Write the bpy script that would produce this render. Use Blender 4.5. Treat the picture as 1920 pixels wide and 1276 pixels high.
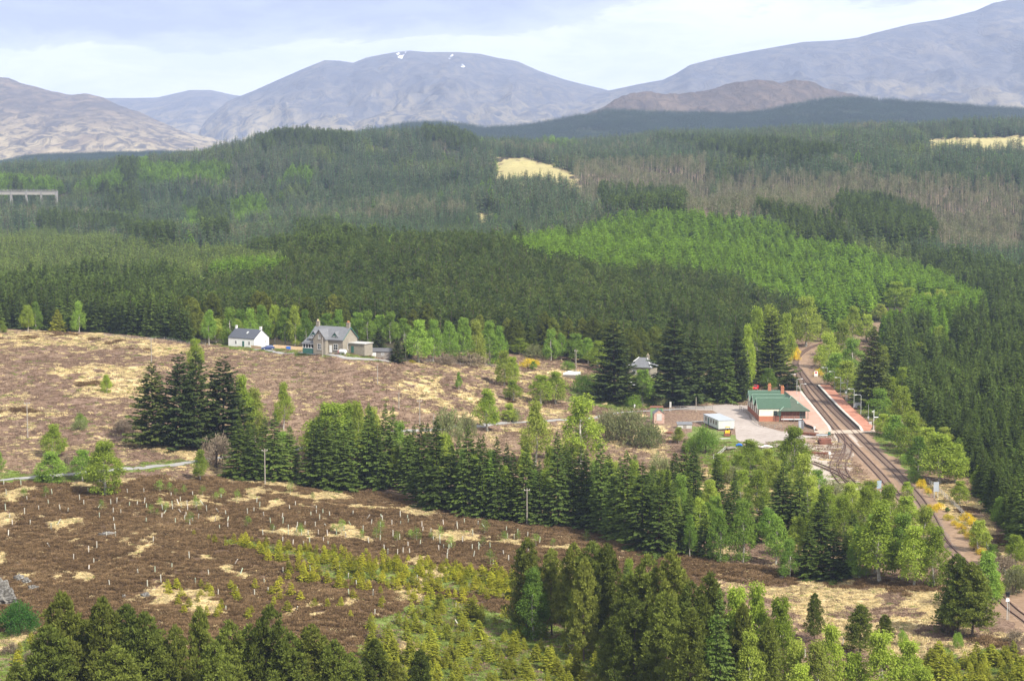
import bpy, math, random
import numpy as np
for o in list(bpy.data.objects): bpy.data.objects.remove(o)
S = bpy.context.scene
COL = S.collection
R = math.radians
# ------------------------------------------------------------------ camera
F, CU, CV, HOR, HC = 3600.0, 960.0, 638.0, 280.0, 82.0
TH = math.atan((CV-HOR)/F)
cam = bpy.data.cameras.new('camera'); camo = bpy.data.objects.new('camera', cam); COL.objects.link(camo)
camo.location = (0, 0, HC); camo.rotation_euler = (math.pi/2-TH, 0, 0)
cam.sensor_width = 36; cam.lens = 36*F/1920.0; cam.clip_start = 1; cam.clip_end = 60000
S.camera = camo
# ------------------------------------------------------------------ light and sky
SUN_EL, SUN_AZ = R(43), R(138)      # azimuth clockwise from +Y
W = bpy.data.worlds.new('World'); S.world = W; W.use_nodes = True
wt = W.node_tree; wt.nodes.clear()
def N(t, typ, **k):
    n = t.nodes.new(typ)
    for a, b in k.items(): setattr(n, a, b)
    return n
def math_n(t, op, a, b=None, clamp=False):
    n = N(t, 'ShaderNodeMath', operation=op, use_clamp=clamp)
    for i, x in enumerate((a, b)):
        if x is None: continue
        if isinstance(x, (int, float)): n.inputs[i].default_value = x
        else: t.links.new(x, n.inputs[i])
    return n.outputs[0]
def ramp(t, fac, stops, interp='LINEAR'):
    n = N(t, 'ShaderNodeValToRGB'); n.color_ramp.interpolation = interp
    el = n.color_ramp.elements
    while len(el) < len(stops): el.new(0.5)
    for e, (p, c) in zip(el, stops):
        e.position = p; e.color = (c, c, c, 1) if isinstance(c, (int, float)) else (*c, 1)
    if fac is not None: t.links.new(fac, n.inputs[0])
    return n.outputs[0]
def mixc(t, fac, a, b, mode='MIX'):
    n = N(t, 'ShaderNodeMix', data_type='RGBA', blend_type=mode)
    for i, x in ((0, fac), (6, a), (7, b)):
        if isinstance(x, (int, float)): n.inputs[i].default_value = x if i == 0 else (x, x, x, 1)
        elif isinstance(x, tuple): n.inputs[i].default_value = (*x, 1)
        else: t.links.new(x, n.inputs[i])
    return n.outputs[2]
def noise_n(t, vec, scale, detail=4, rough=0.55, dist=0.0):
    n = N(t, 'ShaderNodeTexNoise'); n.inputs['Scale'].default_value = scale
    n.inputs['Detail'].default_value = detail; n.inputs['Roughness'].default_value = rough
    n.inputs['Distortion'].default_value = dist
    if vec is not None: t.links.new(vec, n.inputs['Vector'])
    return n.outputs['Fac']
def mapping(t, vec, sc=(1, 1, 1), loc=(0, 0, 0), rot=(0, 0, 0)):
    n = N(t, 'ShaderNodeMapping'); n.inputs['Scale'].default_value = sc
    n.inputs['Location'].default_value = loc; n.inputs['Rotation'].default_value = rot
    t.links.new(vec, n.inputs['Vector']); return n.outputs[0]
sky = N(wt, 'ShaderNodeTexSky', sky_type='NISHITA'); sky.sun_disc = False
sky.sun_elevation = SUN_EL; sky.sun_rotation = SUN_AZ; sky.altitude = 300
bg1 = N(wt, 'ShaderNodeBackground'); bg1.inputs[1].default_value = 0.11
wt.links.new(sky.outputs[0], bg1.inputs[0])
tc = N(wt, 'ShaderNodeTexCoord')
sep = N(wt, 'ShaderNodeSeparateXYZ'); wt.links.new(tc.outputs['Generated'], sep.inputs[0])
# cloud deck: lilac grey sheet high up whose ragged lower edge climbs to the east, bright gap under it
nz = noise_n(wt, mapping(wt, tc.outputs['Generated'], (5, 5, 17)), 1.5, 7, 0.6, 0.3)
nz2 = noise_n(wt, mapping(wt, tc.outputs['Generated'], (7, 7, 26), (3, 1, 2)), 2.0, 7, 0.62, 0.3)
edge = math_n(wt, 'ADD', math_n(wt, 'MULTIPLY', sep.outputs[0], -0.075), math_n(wt, 'ADD', sep.outputs[2], math_n(wt, 'MULTIPLY', math_n(wt, 'SUBTRACT', nz, 0.5), 0.075)))
grey = ramp(wt, math_n(wt, 'MULTIPLY', edge, 8.0), [(0.0, 0.0), (0.485, 0.0), (0.515, 0.55), (0.60, 1.0)], 'EASE')
grey = math_n(wt, 'MULTIPLY', grey, ramp(wt, sep.outputs[2], [(0.10, 1.0), (0.30, 0.25)]))
ccol = mixc(wt, grey, (0.97, 0.97, 0.98), (0.38, 0.415, 0.515))
ccol = mixc(wt, math_n(wt, 'MULTIPLY', ramp(wt, nz2, [(0.44, 0.0), (0.60, 1.0)]), 0.45), ccol, (0.60, 0.65, 0.79))
bg2 = N(wt, 'ShaderNodeBackground'); bg2.inputs[1].default_value = 0.94
wt.links.new(ccol, bg2.inputs[0])
mx = N(wt, 'ShaderNodeMixShader'); mx.inputs[0].default_value = 0.975
wt.links.new(bg1.outputs[0], mx.inputs[1]); wt.links.new(bg2.outputs[0], mx.inputs[2])
wo = N(wt, 'ShaderNodeOutputWorld'); wt.links.new(mx.outputs[0], wo.inputs[0])
sl = bpy.data.lights.new('sun', 'SUN'); sl.energy = 5.0; sl.angle = R(4); sl.color = (1.0, 0.94, 0.84)
so = bpy.data.objects.new('sun', sl); COL.objects.link(so)
so.rotation_euler = (math.pi/2-SUN_EL, 0, math.pi-SUN_AZ); so.location = (0, 0, 900)
S.view_settings.view_transform = 'Standard'; S.view_settings.look = 'None'
S.view_settings.exposure = 0.62; S.view_settings.gamma = 1
S.render.engine = 'CYCLES'
S.cycles.max_bounces = 5; S.cycles.diffuse_bounces = 3; S.cycles.transmission_bounces = 3
S.cycles.transparent_max_bounces = 6; S.cycles.volume_bounces = 1; S.cycles.glossy_bounces = 2
S.cycles.use_denoising = True; S.cycles.denoiser = 'OPENIMAGEDENOISE'; S.cycles.denoising_input_passes = 'RGB_ALBEDO_NORMAL'; S.cycles.denoising_prefilter = 'ACCURATE'

# ------------------------------------------------------------------ projection
CT, ST = math.cos(TH), math.sin(TH)
def proj(X, Y, Z):
    d = Y*CT + (HC-Z)*ST
    up = Y*ST - (HC-Z)*CT
    return CU + F*X/d, CV - F*up/d
def slope_of(v):           # dz/dY of the ray through row v, and depth per Y
    s = (CV-v)/F
    dy = CT + s*ST; dz = -ST + s*CT
    return dz/dy, 1.0/dy
def ray_xy(u, v, Y):
    s, k = slope_of(v); return (u-CU)/F*k*Y, HC + s*Y

# ------------------------------------------------------------------ noise
rng = np.random.default_rng(7); random.seed(7)
_perm = rng.random((256, 256))
def vnoise(x, y):
    x = np.asarray(x, float); y = np.asarray(y, float)
    xi = np.floor(x).astype(int); yi = np.floor(y).astype(int)
    fx = x-xi; fy = y-yi; fx = fx*fx*(3-2*fx); fy = fy*fy*(3-2*fy)
    g = lambda a, b: _perm[a & 255, b & 255]
    return ((g(xi, yi)*(1-fx)+g(xi+1, yi)*fx)*(1-fy) + (g(xi, yi+1)*(1-fx)+g(xi+1, yi+1)*fx)*fy)*2-1
def fbm(x, y, o=4, rgh=0.5):
    s = 0; a = 1
    for i in range(o):
        s = s + a*vnoise(x*2**i+17.3*i, y*2**i+5.1*i); a *= rgh
    return s
def sstep(a, b, x):
    t = np.clip((x-a)/(b-a), 0, 1); return t*t*(3-2*t)
def inpoly(u, v, poly):
    u = np.asarray(u, float); v = np.asarray(v, float); c = np.zeros(np.broadcast(u, v).shape, bool)
    n = len(poly)
    for i in range(n):
        x1, y1 = poly[i]; x2, y2 = poly[(i+1) % n]
        if y1 == y2: continue
        m = ((y1 > v) != (y2 > v)) & (u < (x2-x1)*(v-y1)/(y2-y1)+x1)
        c ^= m
    return c

# ------------------------------------------------------------------ terrain heights
# ground seen at picture column u, row v, lies Y metres ahead
CP = [ # Y, [(u, v)...]
 (240, [(0, 1400), (960, 1420), (1920, 1440)]),
 (290, [(0, 1245), (960, 1262), (1920, 1290)]),
 (350, [(0, 1090), (500, 1095), (960, 1115), (1500, 1130), (1920, 1128)]),
 (415, [(0, 930), (300, 940), (600, 955), (988, 983), (1300, 990), (1700, 992), (1920, 992)]),
 (470, [(0, 835), (300, 850), (600, 880), (1000, 900), (1300, 905), (1700, 908), (1920, 908)]),
 (540, [(0, 735), (300, 750), (600, 770), (900, 810), (1200, 826), (1600, 827), (1920, 827)]),
 (600, [(0, 668), (300, 676), (640, 668), (900, 725), (1150, 765), (1400, 772), (1920, 772)]),
 (650, [(0, 632), (300, 642), (600, 650), (900, 680), (1150, 715), (1400, 734), (1920, 734)]),
 (700, [(0, 618), (300, 628), (600, 636), (900, 650), (1150, 672), (1400, 700), (1920, 702)]),
 (800, [(0, 600), (600, 590), (900, 590), (1200, 610), (1520, 645), (1920, 645)]),
 (950, [(0, 560), (300, 548), (600, 508), (900, 500), (1200, 540), (1500, 585), (1920, 585)]),
 (1100, [(0, 525), (300, 512), (600, 492), (900, 490), (1250, 480), (1600, 510), (1920, 560)]),
 (1250, [(0, 500), (600, 485), (900, 480), (1250, 432), (1550, 455), (1750, 475), (1920, 500)]),
 (1500, [(0, 455), (600, 445), (1000, 425), (1300, 400), (1550, 385), (1750, 425), (1920, 430)]),
 (1750, [(0, 425), (600, 400), (1000, 352), (1300, 352), (1550, 318), (1750, 335), (1920, 345)]),
 (2000, [(0, 385), (350, 375), (600, 345), (850, 335), (970, 312), (1100, 320), (1300, 318), (1550, 280), (1750, 285), (1920, 300)]),
 (2300, [(0, 342), (250, 325), (430, 300), (600, 288), (850, 284), (1000, 296), (1300, 290), (1600, 265), (1920, 270)]),
 (2600, [(0, 328), (250, 318), (430, 290), (520, 268), (640, 270), (840, 262), (900, 279), (1000, 285), (1300, 270), (1600, 258), (1920, 245)]),
 (3200, [(0, 326), (500, 300), (900, 285), (1300, 262), (1600, 255), (1920, 248)]),
 (4200, [(0, 320), (500, 305), (900, 295), (1300, 280), (1920, 270)]),
 (6000, [(0, 312), (960, 300), (1920, 290)]),
]
_c = []
for Y, L in CP:
    L = list(L); L = [(-700, L[0][1])] + L + [(2620, L[-1][1])]
    for u, v in L:
        X, Z = ray_xy(u, v, Y); _c.append((X/Y*5, math.log(Y)*1.6, Z))
_c.append((0, math.log(110)*1.6, 34)); _c.append((2.2, math.log(110)*1.6, 34)); _c.append((-2.2, math.log(110)*1.6, 34))
for uu in (-2.2, 0, 2.2): _c.append((uu, math.log(30000)*1.6, 30)); _c.append((uu, math.log(12000)*1.6, 30))
_c = np.array(_c)
def _tps(r2): return 0.5*r2*np.log(r2+1e-12)
def _fit(c):
    n = len(c); d2 = (c[:, None, 0]-c[None, :, 0])**2+(c[:, None, 1]-c[None, :, 1])**2
    A = np.zeros((n+3, n+3)); A[:n, :n] = _tps(d2)+np.eye(n)*1e-4
    A[:n, n] = 1; A[:n, n+1:] = c[:, :2]; A[n, :n] = 1; A[n+1:, :n] = c[:, :2].T
    return np.linalg.solve(A, np.concatenate([c[:, 2], [0, 0, 0]]))
_w = _fit(_c)
AMAX = 0.44
GA = np.concatenate([np.linspace(-AMAX, -0.34, 30)[:-1], np.linspace(-0.34, 0.34, 521), np.linspace(0.34, AMAX, 30)[1:]])
_ys = [105.0]
while _ys[-1] < 17500:
    y = _ys[-1]
    _ys.append(y + (2.0 if y < 260 else 1.0 if y < 560 else 1.25 if y < 700 else 2.5 if y < 900 else y*0.006 if y < 4200 else y*0.03))
GY = np.array(_ys)
AA, YY = np.meshgrid(GA, GY); XX = AA*YY
ZZ = np.zeros(AA.size); pa = (AA*5).ravel(); pl = (np.log(YY)*1.6).ravel()
for i in range(0, len(pa), 20000):
    s = slice(i, i+20000)
    d2 = (pa[s, None]-_c[None, :, 0])**2 + (pl[s, None]-_c[None, :, 1])**2
    ZZ[s] = _tps(d2)@_w[:len(_c)] + _w[-3] + _w[-2]*pa[s] + _w[-1]*pl[s]
ZZ = ZZ.reshape(AA.shape)
# railway line: centre as a function of Y, flat ground kept round it
def zflat(u, v): # point on the plane z = 0
    s, k = slope_of(v); Y = -HC/s; return (u-CU)/F*k*Y, Y
RL = [(2060, 1290), (1985, 1215), (1925, 1168), (1868, 1112), (1812, 1060), (1773, 1022), (1738, 973), (1700, 925), (1648, 868), (1590, 808), (1548, 757), (1518, 718), (1497, 690), (1492, 681), (1498, 668), (1514, 656), (1540, 645), (1580, 636), (1640, 626)]
RLw = np.array([zflat(u, v) for u, v in RL])
def rail_dist(X, Y):
    d = np.full(np.shape(X), 1e9)
    for (x1, y1), (x2, y2) in zip(RLw[:-1], RLw[1:]):
        dx, dy = x2-x1, y2-y1; t = np.clip(((X-x1)*dx+(Y-y1)*dy)/(dx*dx+dy*dy), 0, 1)
        d = np.minimum(d, np.hypot(X-x1-t*dx, Y-y1-t*dy))
    return d
flat = 1-sstep(12, 30, rail_dist(XX, YY))
yx, yy = (XX-66)/40, (YY-575)/52
flat = np.maximum(flat, 1-sstep(0.75, 1.3, np.hypot(yx, yy)))
amp = 0.55*sstep(250, 330, YY)*(1-flat)
NOISE = amp*(fbm(XX/14, YY/14, 4) + 1.6*fbm(XX/55+9, YY/55, 2))
NOISE *= np.where(YY > 900, np.minimum(1+(YY-900)/500, 5), 1)
NOISE += np.clip((YY-1050)/500, 0, 1)*np.clip((2350-YY)/450, 0, 1)*(9*fbm(XX/210+2, YY/330+6, 2))*(0.5+YY/3000)
ZZ = ZZ*(1-flat) + NOISE
LG = np.log(GY)
def hz(X, Y):
    X = np.asarray(X, float); Y = np.asarray(Y, float)
    Yc = np.clip(Y, GY[0], GY[-1]*0.999); a = np.clip(X/Yc, -AMAX, AMAX*0.9999)
    j = np.clip(np.searchsorted(GY, Yc, 'right')-1, 0, len(GY)-2); i = np.clip(np.searchsorted(GA, a, 'right')-1, 0, len(GA)-2)
    fy = (Yc-GY[j])/(GY[j+1]-GY[j]); fa = (a-GA[i])/(GA[i+1]-GA[i])
    return (ZZ[j, i]*(1-fa)+ZZ[j, i+1]*fa)*(1-fy) + (ZZ[j+1, i]*(1-fa)+ZZ[j+1, i+1]*fa)*fy
_yt = np.concatenate([np.arange(150, 1000, 0.5), np.geomspace(1000, 6000, 1500)])
def P(u, v):               # where the sight line through (u, v) meets the ground
    s, k = slope_of(v); X = (u-CU)/F*k*_yt; zr = HC+s*_yt
    g = hz(X, _yt); m = np.nonzero(zr <= g)[0]
    i = m[0] if len(m) else len(_yt)-1
    Y = _yt[i]
    return float(X[i]), float(Y), float(g[i])
def PY(u, Y):
    X = (u-CU)/F*Y; 
    for _ in range(3):
        Z = float(hz(X, Y)); d = Y*CT+(HC-Z)*ST; X = (u-CU)/F*d
    return X, Y, Z

# ------------------------------------------------------------------ object helpers
def tag(o, label=None, cat=None, group=None, kind=None):
    if label: o['label'] = label
    if cat: o['category'] = cat
    if group: o['group'] = group
    if kind: o['kind'] = kind
    return o
def mesh(name, V, Fc, mats=(), smooth=False, fmat=None):
    me = bpy.data.meshes.new(name); V = np.asarray(V, np.float32)
    if isinstance(Fc, np.ndarray):
        n, k = Fc.shape
        me.vertices.add(len(V)); me.vertices.foreach_set('co', V.ravel())
        me.loops.add(n*k); me.loops.foreach_set('vertex_index', Fc.astype(np.int32).ravel())
        me.polygons.add(n); me.polygons.foreach_set('loop_start', np.arange(0, n*k, k, dtype=np.int32))
        me.update(calc_edges=True)
    else:
        me.from_pydata([tuple(map(float, v)) for v in V], [], Fc); me.update()
    for m in mats: me.materials.append(m)
    if fmat is not None: me.polygons.foreach_set('material_index', np.asarray(fmat, np.int32))
    me.polygons.foreach_set('use_smooth', np.full(len(me.polygons), bool(smooth)))
    return me
def link(name, me, parent=None, loc=(0, 0, 0), rz=0):
    o = bpy.data.objects.new(name, me); COL.objects.link(o)
    o.location = loc; o.rotation_euler = (0, 0, rz)
    if parent is not None: o.parent = parent
    return o
def empty(name, label, cat, loc, rz=0, sc=1, group=None):
    o = bpy.data.objects.new(name, None); COL.objects.link(o); o.empty_display_size = 0.5
    o.location = loc; o.rotation_euler = (0, 0, rz); o.scale = (sc, sc, sc) if isinstance(sc, (int, float)) else sc
    return tag(o, label, cat, group)
class MB:
    def __init__(s): s.V = []; s.F = []
    def add(s, V, Fc):
        b = len(s.V); s.V += [tuple(map(float, v)) for v in V]; s.F += [tuple(b+i for i in f) for f in Fc]; return s
    def box(s, x0, x1, y0, y1, z0, z1):
        return s.add([(x0, y0, z0), (x1, y0, z0), (x1, y1, z0), (x0, y1, z0), (x0, y0, z1), (x1, y0, z1), (x1, y1, z1), (x0, y1, z1)],
                     [(0, 3, 2, 1), (4, 5, 6, 7), (0, 1, 5, 4), (1, 2, 6, 5), (2, 3, 7, 6), (3, 0, 4, 7)])
    def slab(s, quad, t):   # quad of four points thickened downward by t
        q = [np.array(p, float) for p in quad]; d = np.array((0, 0, -t))
        V = q + [p+d for p in q]; n = len(q)
        return s.add(V, [tuple(range(n)), tuple(reversed(range(n, 2*n)))] + [(i, i+n, (i+1) % n+n, (i+1) % n) for i in range(n)])
    def prism(s, pts, a0, a1, axis='x'):  # polygon pts (p, z) extruded along axis
        f = (lambda p, a: (a, p[0], p[1])) if axis == 'x' else (lambda p, a: (p[0], a, p[1]))
        n = len(pts); V = [f(p, a0) for p in pts]+[f(p, a1) for p in pts]
        return s.add(V, [tuple(range(n)), tuple(reversed(range(n, 2*n)))] + [(i, i+n, (i+1) % n+n, (i+1) % n) for i in range(n)])
    def tube(s, path, rad, n=8):
        path = [np.array(p, float) for p in path]; rad = rad if isinstance(rad, (list, tuple)) else [rad]*len(path)
        b = len(s.V); 
        for i, p in enumerate(path):
            d = path[min(i+1, len(path)-1)]-path[max(i-1, 0)]; d /= np.linalg.norm(d)+1e-9
            a = np.cross(d, (0, 0, 1) if abs(d[2]) < 0.9 else (0, 1, 0)); a /= np.linalg.norm(a); c = np.cross(d, a)
            for k in range(n):
                t = 2*math.pi*k/n; s.V.append(tuple(p+rad[i]*(a*math.cos(t)+c*math.sin(t))))
        for i in range(len(path)-1):
            for k in range(n): s.F.append((b+i*n+k, b+i*n+(k+1) % n, b+(i+1)*n+(k+1) % n, b+(i+1)*n+k))
        s.F.append(tuple(b+k for k in reversed(range(n)))); s.F.append(tuple(b+(len(path)-1)*n+k for k in range(n)))
        return s
    def build(s, name, mat, parent=None, loc=(0, 0, 0), rz=0, smooth=False):
        me = mesh(name, s.V, s.F, [mat], smooth)
        return link(name, me, parent, loc, rz)

# ------------------------------------------------------------------ materials
MAT = {}
def newmat(name):
    m = bpy.data.materials.new(name); m.use_nodes = True; t = m.node_tree; t.nodes.clear()
    out = N(t, 'ShaderNodeOutputMaterial'); MAT[name] = m
    return m, t, out
def pbr(t, out, col, rough=0.85, spec=0.25, metal=0.0, bump=None, bstr=0.3, bdist=0.1):
    b = N(t, 'ShaderNodeBsdfPrincipled')
    if isinstance(col, tuple): b.inputs['Base Color'].default_value = (*col, 1)
    else: t.links.new(col, b.inputs['Base Color'])
    b.inputs['Roughness'].default_value = rough; b.inputs['Specular IOR Level'].default_value = spec; b.inputs['Metallic'].default_value = metal
    if bump is not None:
        bn = N(t, 'ShaderNodeBump'); bn.inputs['Strength'].default_value = bstr; bn.inputs['Distance'].default_value = bdist
        t.links.new(bump, bn.inputs['Height']); t.links.new(bn.outputs[0], b.inputs['Normal'])
    t.links.new(b.outputs[0], out.inputs[0]); return b
def geo_pos(t): return N(t, 'ShaderNodeNewGeometry').outputs['Position']
def objco(t): return N(t, 'ShaderNodeTexCoord').outputs['Object']
def plain(name, c, c2=None, scale=2.0, rough=0.8, spec=0.25, metal=0.0, bstr=0.15):
    m, t, out = newmat(name); co = objco(t)
    c2 = c2 or tuple(x*0.72 for x in c)
    n1 = noise_n(t, co, scale, 6, 0.65)
    col = mixc(t, ramp(t, n1, [(0.35, 0.0), (0.68, 1.0)]), c, c2)
    pbr(t, out, col, rough, spec, metal, n1, bstr); return m
def foliage(name, cols, rnd=0.5, transl=0.35, loc_scale=0.02, bottom=None):
    """leaf material: hue varies from tree to tree, over the stand and leaf clump to leaf clump"""
    m, t, out = newmat(name)
    oi = N(t, 'ShaderNodeObjectInfo')
    ln = noise_n(t, mapping(t, oi.outputs['Location'], (loc_scale,)*3), 1.0, 3, 0.6)
    f = math_n(t, 'ADD', math_n(t, 'MULTIPLY', oi.outputs['Random'], rnd), math_n(t, 'MULTIPLY', math_n(t, 'SUBTRACT', ln, 0.25), 2*(1-rnd)), True)
    k = len(cols)-1
    c = ramp(t, f, [(i/k, cc) for i, cc in enumerate(cols)])
    c = mixc(t, 1.0, c, ramp(t, math_n(t, 'FRACT', math_n(t, 'MULTIPLY', oi.outputs['Random'], 37.7)), [(0.0, 0.72), (1.0, 1.28)]), 'MULTIPLY')
    cn = noise_n(t, geo_pos(t), 0.9, 3, 0.6)
    c = mixc(t, 1.0, c, ramp(t, cn, [(0.3, 0.62), (0.7, 1.3)]), 'MULTIPLY')
    d = N(t, 'ShaderNodeBsdfDiffuse'); tr = N(t, 'ShaderNodeBsdfTranslucent')
    t.links.new(c, d.inputs[0]); t.links.new(mixc(t, 1.0, c, (1.1, 1.15, 0.7), 'MULTIPLY'), tr.inputs[0])
    ms = N(t, 'ShaderNodeMixShader'); ms.inputs[0].default_value = transl
    t.links.new(d.outputs[0], ms.inputs[1]); t.links.new(tr.outputs[0], ms.inputs[2])
    t.links.new(ms.outputs[0], out.inputs[0]); return m
M_spruce = foliage('spruce_needles', [(0.065, 0.094, 0.025), (0.101, 0.146, 0.032), (0.153, 0.207, 0.044)], 0.6, 0.25)
M_sprucefar = foliage('blue_green_needles', [(0.040, 0.076, 0.039), (0.093, 0.148, 0.064), (0.128, 0.174, 0.078), (0.074, 0.132, 0.058), (0.182, 0.196, 0.111), (0.055, 0.095, 0.049)], 0.5, 0.3, 0.006)
M_frontpine = foliage('front_pine_needles', [(0.090, 0.120, 0.025), (0.150, 0.179, 0.034), (0.215, 0.229, 0.045)], 0.75, 0.3, 0.03)  # brighter, yellower olive than the needles of the pine wood
M_young = foliage('olive_needles', [(0.083, 0.124, 0.036), (0.145, 0.193, 0.049), (0.214, 0.269, 0.062)], 0.6, 0.3, 0.01)
M_pine = foliage('pine_needles', [(0.050, 0.080, 0.021), (0.084, 0.119, 0.029), (0.138, 0.168, 0.040)], 0.65, 0.3, 0.02)
M_pinebrown = foliage('thin_pine_needles', [(0.120, 0.130, 0.070), (0.220, 0.205, 0.125), (0.140, 0.165, 0.080), (0.260, 0.225, 0.150)], 0.6, 0.3, 0.01)
M_fir = foliage('fir_needles', [(0.041, 0.060, 0.021), (0.063, 0.087, 0.025), (0.109, 0.129, 0.030)], 0.7, 0.2)
M_birch = foliage('birch_leaves', [(0.201, 0.266, 0.040), (0.258, 0.335, 0.050), (0.320, 0.393, 0.063), (0.309, 0.335, 0.079)], 0.75, 0.40)
M_birchg = foliage('fresh_birch_leaves', [(0.149, 0.248, 0.044), (0.204, 0.308, 0.055), (0.253, 0.363, 0.066)], 0.75, 0.40)
M_farwood = foliage('distant_needles', [(0.024, 0.048, 0.036), (0.040, 0.070, 0.050), (0.060, 0.090, 0.059)], 0.4, 0.2, 0.004)
M_larch = foliage('larch_needles', [(0.138, 0.231, 0.028), (0.182, 0.291, 0.035), (0.231, 0.347, 0.044)], 0.55, 0.38, 0.012)
M_yellow = foliage('yellow_green_needles', [(0.220, 0.239, 0.025), (0.315, 0.312, 0.030), (0.400, 0.367, 0.040)], 0.7, 0.35)
M_willow = foliage('willow_twigs', [(0.180, 0.208, 0.085), (0.218, 0.239, 0.102), (0.247, 0.239, 0.128)], 0.8, 0.3)
M_twig = foliage('bare_twigs', [(0.190, 0.150, 0.110), (0.250, 0.200, 0.140)], 0.8, 0.2)
M_gorse = foliage('gorse_flowers', [(0.264, 0.294, 0.033), (0.634, 0.451, 0.022), (0.704, 0.549, 0.033)], 0.8, 0.2)
M_holly = foliage('holly_leaves', [(0.060, 0.150, 0.030), (0.085, 0.200, 0.040)], 0.8, 0.25)
M_heather = foliage('heather_stems', [(0.113, 0.072, 0.037), (0.180, 0.117, 0.062), (0.268, 0.185, 0.103)], 0.5, 0.15, 0.05)
M_straw = foliage('dead_moor_grass', [(0.423, 0.324, 0.176), (0.570, 0.459, 0.264), (0.662, 0.558, 0.334)], 0.5, 0.3, 0.05)
M_bracken = foliage('dead_bracken', [(0.147, 0.097, 0.068), (0.230, 0.156, 0.112), (0.340, 0.253, 0.179)], 0.6, 0.2, 0.03)
M_green = foliage('grass_blades', [(0.16, 0.22, 0.05), (0.23, 0.28, 0.06)], 0.5, 0.35, 0.05)
M_bark = plain('bark', (0.13, 0.095, 0.07), (0.07, 0.05, 0.04), 3, 0.95)
M_barkp = plain('pale_dead_bark', (0.42, 0.33, 0.25), (0.24, 0.18, 0.13), 3, 0.95)
M_barkb = plain('birch_bark', (0.55, 0.52, 0.46), (0.16, 0.13, 0.11), 4, 0.9)

# ------------------------------------------------------------------ where the ground changes cover (outlines pinned to the terrain)
UU, VV = proj(XX, YY, ZZ)
wob = 9*fbm(XX/9+3, YY/9, 3); wob2 = 7*fbm(XX/7+40, YY/11+8, 3)
su = np.clip(UU, 2, 1918)+wob*1.6; sv = VV+wob2*0.8
def zone(*polys):
    m = np.zeros(UU.shape, bool)
    for p in polys: m |= inpoly(su, sv, p)
    return m
STRAW = [
 [(-60, 622), (60, 618), (200, 626), (290, 640), (390, 652), (300, 664), (180, 652), (90, 645), (-60, 654)],
 [(75, 695), (150, 681), (250, 686), (300, 695), (290, 745), (255, 760), (170, 740), (130, 708)],
 [(155, 800), (200, 795), (270, 820), (375, 843), (365, 868), (240, 835)],
 [(-50, 765), (130, 768), (130, 782), (-50, 784)], [(600, 770), (740, 775), (740, 800), (620, 800)],
 [(750, 700), (900, 690), (1040, 700), (1200, 770), (1240, 790), (1240, 910), (1120, 850), (900, 800), (820, 780), (740, 760)],
 [(640, 676), (760, 682), (1000, 684), (1100, 700), (900, 705), (700, 690)],
 [(250, 928), (330, 915), (420, 935), (430, 900), (400, 872), (520, 888), (660, 918), (640, 940), (560, 950), (600, 952), (520, 930), (440, 945), (330, 950), (270, 944)],
 [(650, 945), (800, 950), (880, 968), (860, 974), (760, 960), (650, 952)],
 [(560, 992), (700, 1006), (720, 1016), (640, 1012), (560, 1004)], [(840, 1000), (930, 1005), (1010, 1020), (1100, 1025), (1060, 1034), (930, 1020), (830, 1012)],
 [(85, 975), (160, 970), (150, 1010), (110, 1020)], [(400, 1075), (480, 1070), (470, 1095), (410, 1092)], [(330, 1105), (400, 1110), (420, 1150), (350, 1150)],
 [(1370, 1085), (1450, 1096), (1520, 1100), (1600, 1098), (1755, 1108), (1765, 1165), (1700, 1185), (1650, 1195), (1560, 1160), (1480, 1150), (1440, 1120), (1370, 1100)],
 [(1490, 1130), (1700, 1180), (1760, 1200), (1930, 1190), (1940, 1240), (1700, 1235), (1520, 1200)],
 [(1740, 905), (1800, 905), (1850, 960), (1890, 1020), (1900, 1090), (1830, 1060), (1790, 990)],
 [(1190, 880), (1300, 860), (1400, 900), (1520, 930), (1400, 960), (1250, 930)],
 [(480, 990), (560, 985), (640, 990), (700, 1000), (640, 1004), (520, 1000)],
 [(930, 298), (985, 296), (1035, 310), (1075, 325), (1080, 352), (930, 352)],
 [(1740, 262), (1930, 256), (1930, 285), (1740, 285)], [(890, 400), (930, 400), (930, 425), (890, 425)]]
GREEN = [
 [(-40, 885), (120, 880), (370, 862), (380, 872), (240, 890), (120, 905), (-40, 905)],
 [(400, 640), (430, 655), (520, 662), (600, 668), (720, 678), (700, 664), (600, 655), (500, 650)],
 [(1130, 700), (1420, 700), (1420, 752), (1300, 762), (1130, 760)], [(1100, 700), (1200, 700), (1200, 780), (1050, 750)],
 [(1290, 800), (1480, 830), (1700, 950), (1600, 1000), (1400, 950), (1300, 850)],
 [(1640, 805), (1700, 820), (1730, 900), (1740, 930), (1690, 880), (1640, 830)], [(1520, 640), (1700, 720), (1640, 800), (1540, 690)],
 [(1760, 960), (1800, 975), (1840, 1050), (1880, 1130), (1920, 1180), (1850, 1110), (1790, 1050)],
 [(680, 1170), (820, 1120), (1000, 1160), (1250, 1240), (1350, 1300), (1300, 1400), (600, 1400)], [(-50, 1180), (100, 1180), (180, 1300), (-50, 1300)],
 [(1740, 1215), (1960, 1215), (1960, 1400), (1700, 1400)], [(560, 1040), (760, 1060), (960, 1080), (960, 1120), (640, 1090)], [(380, 1005), (540, 1025), (700, 1060), (560, 1045), (430, 1022)]]
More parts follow.
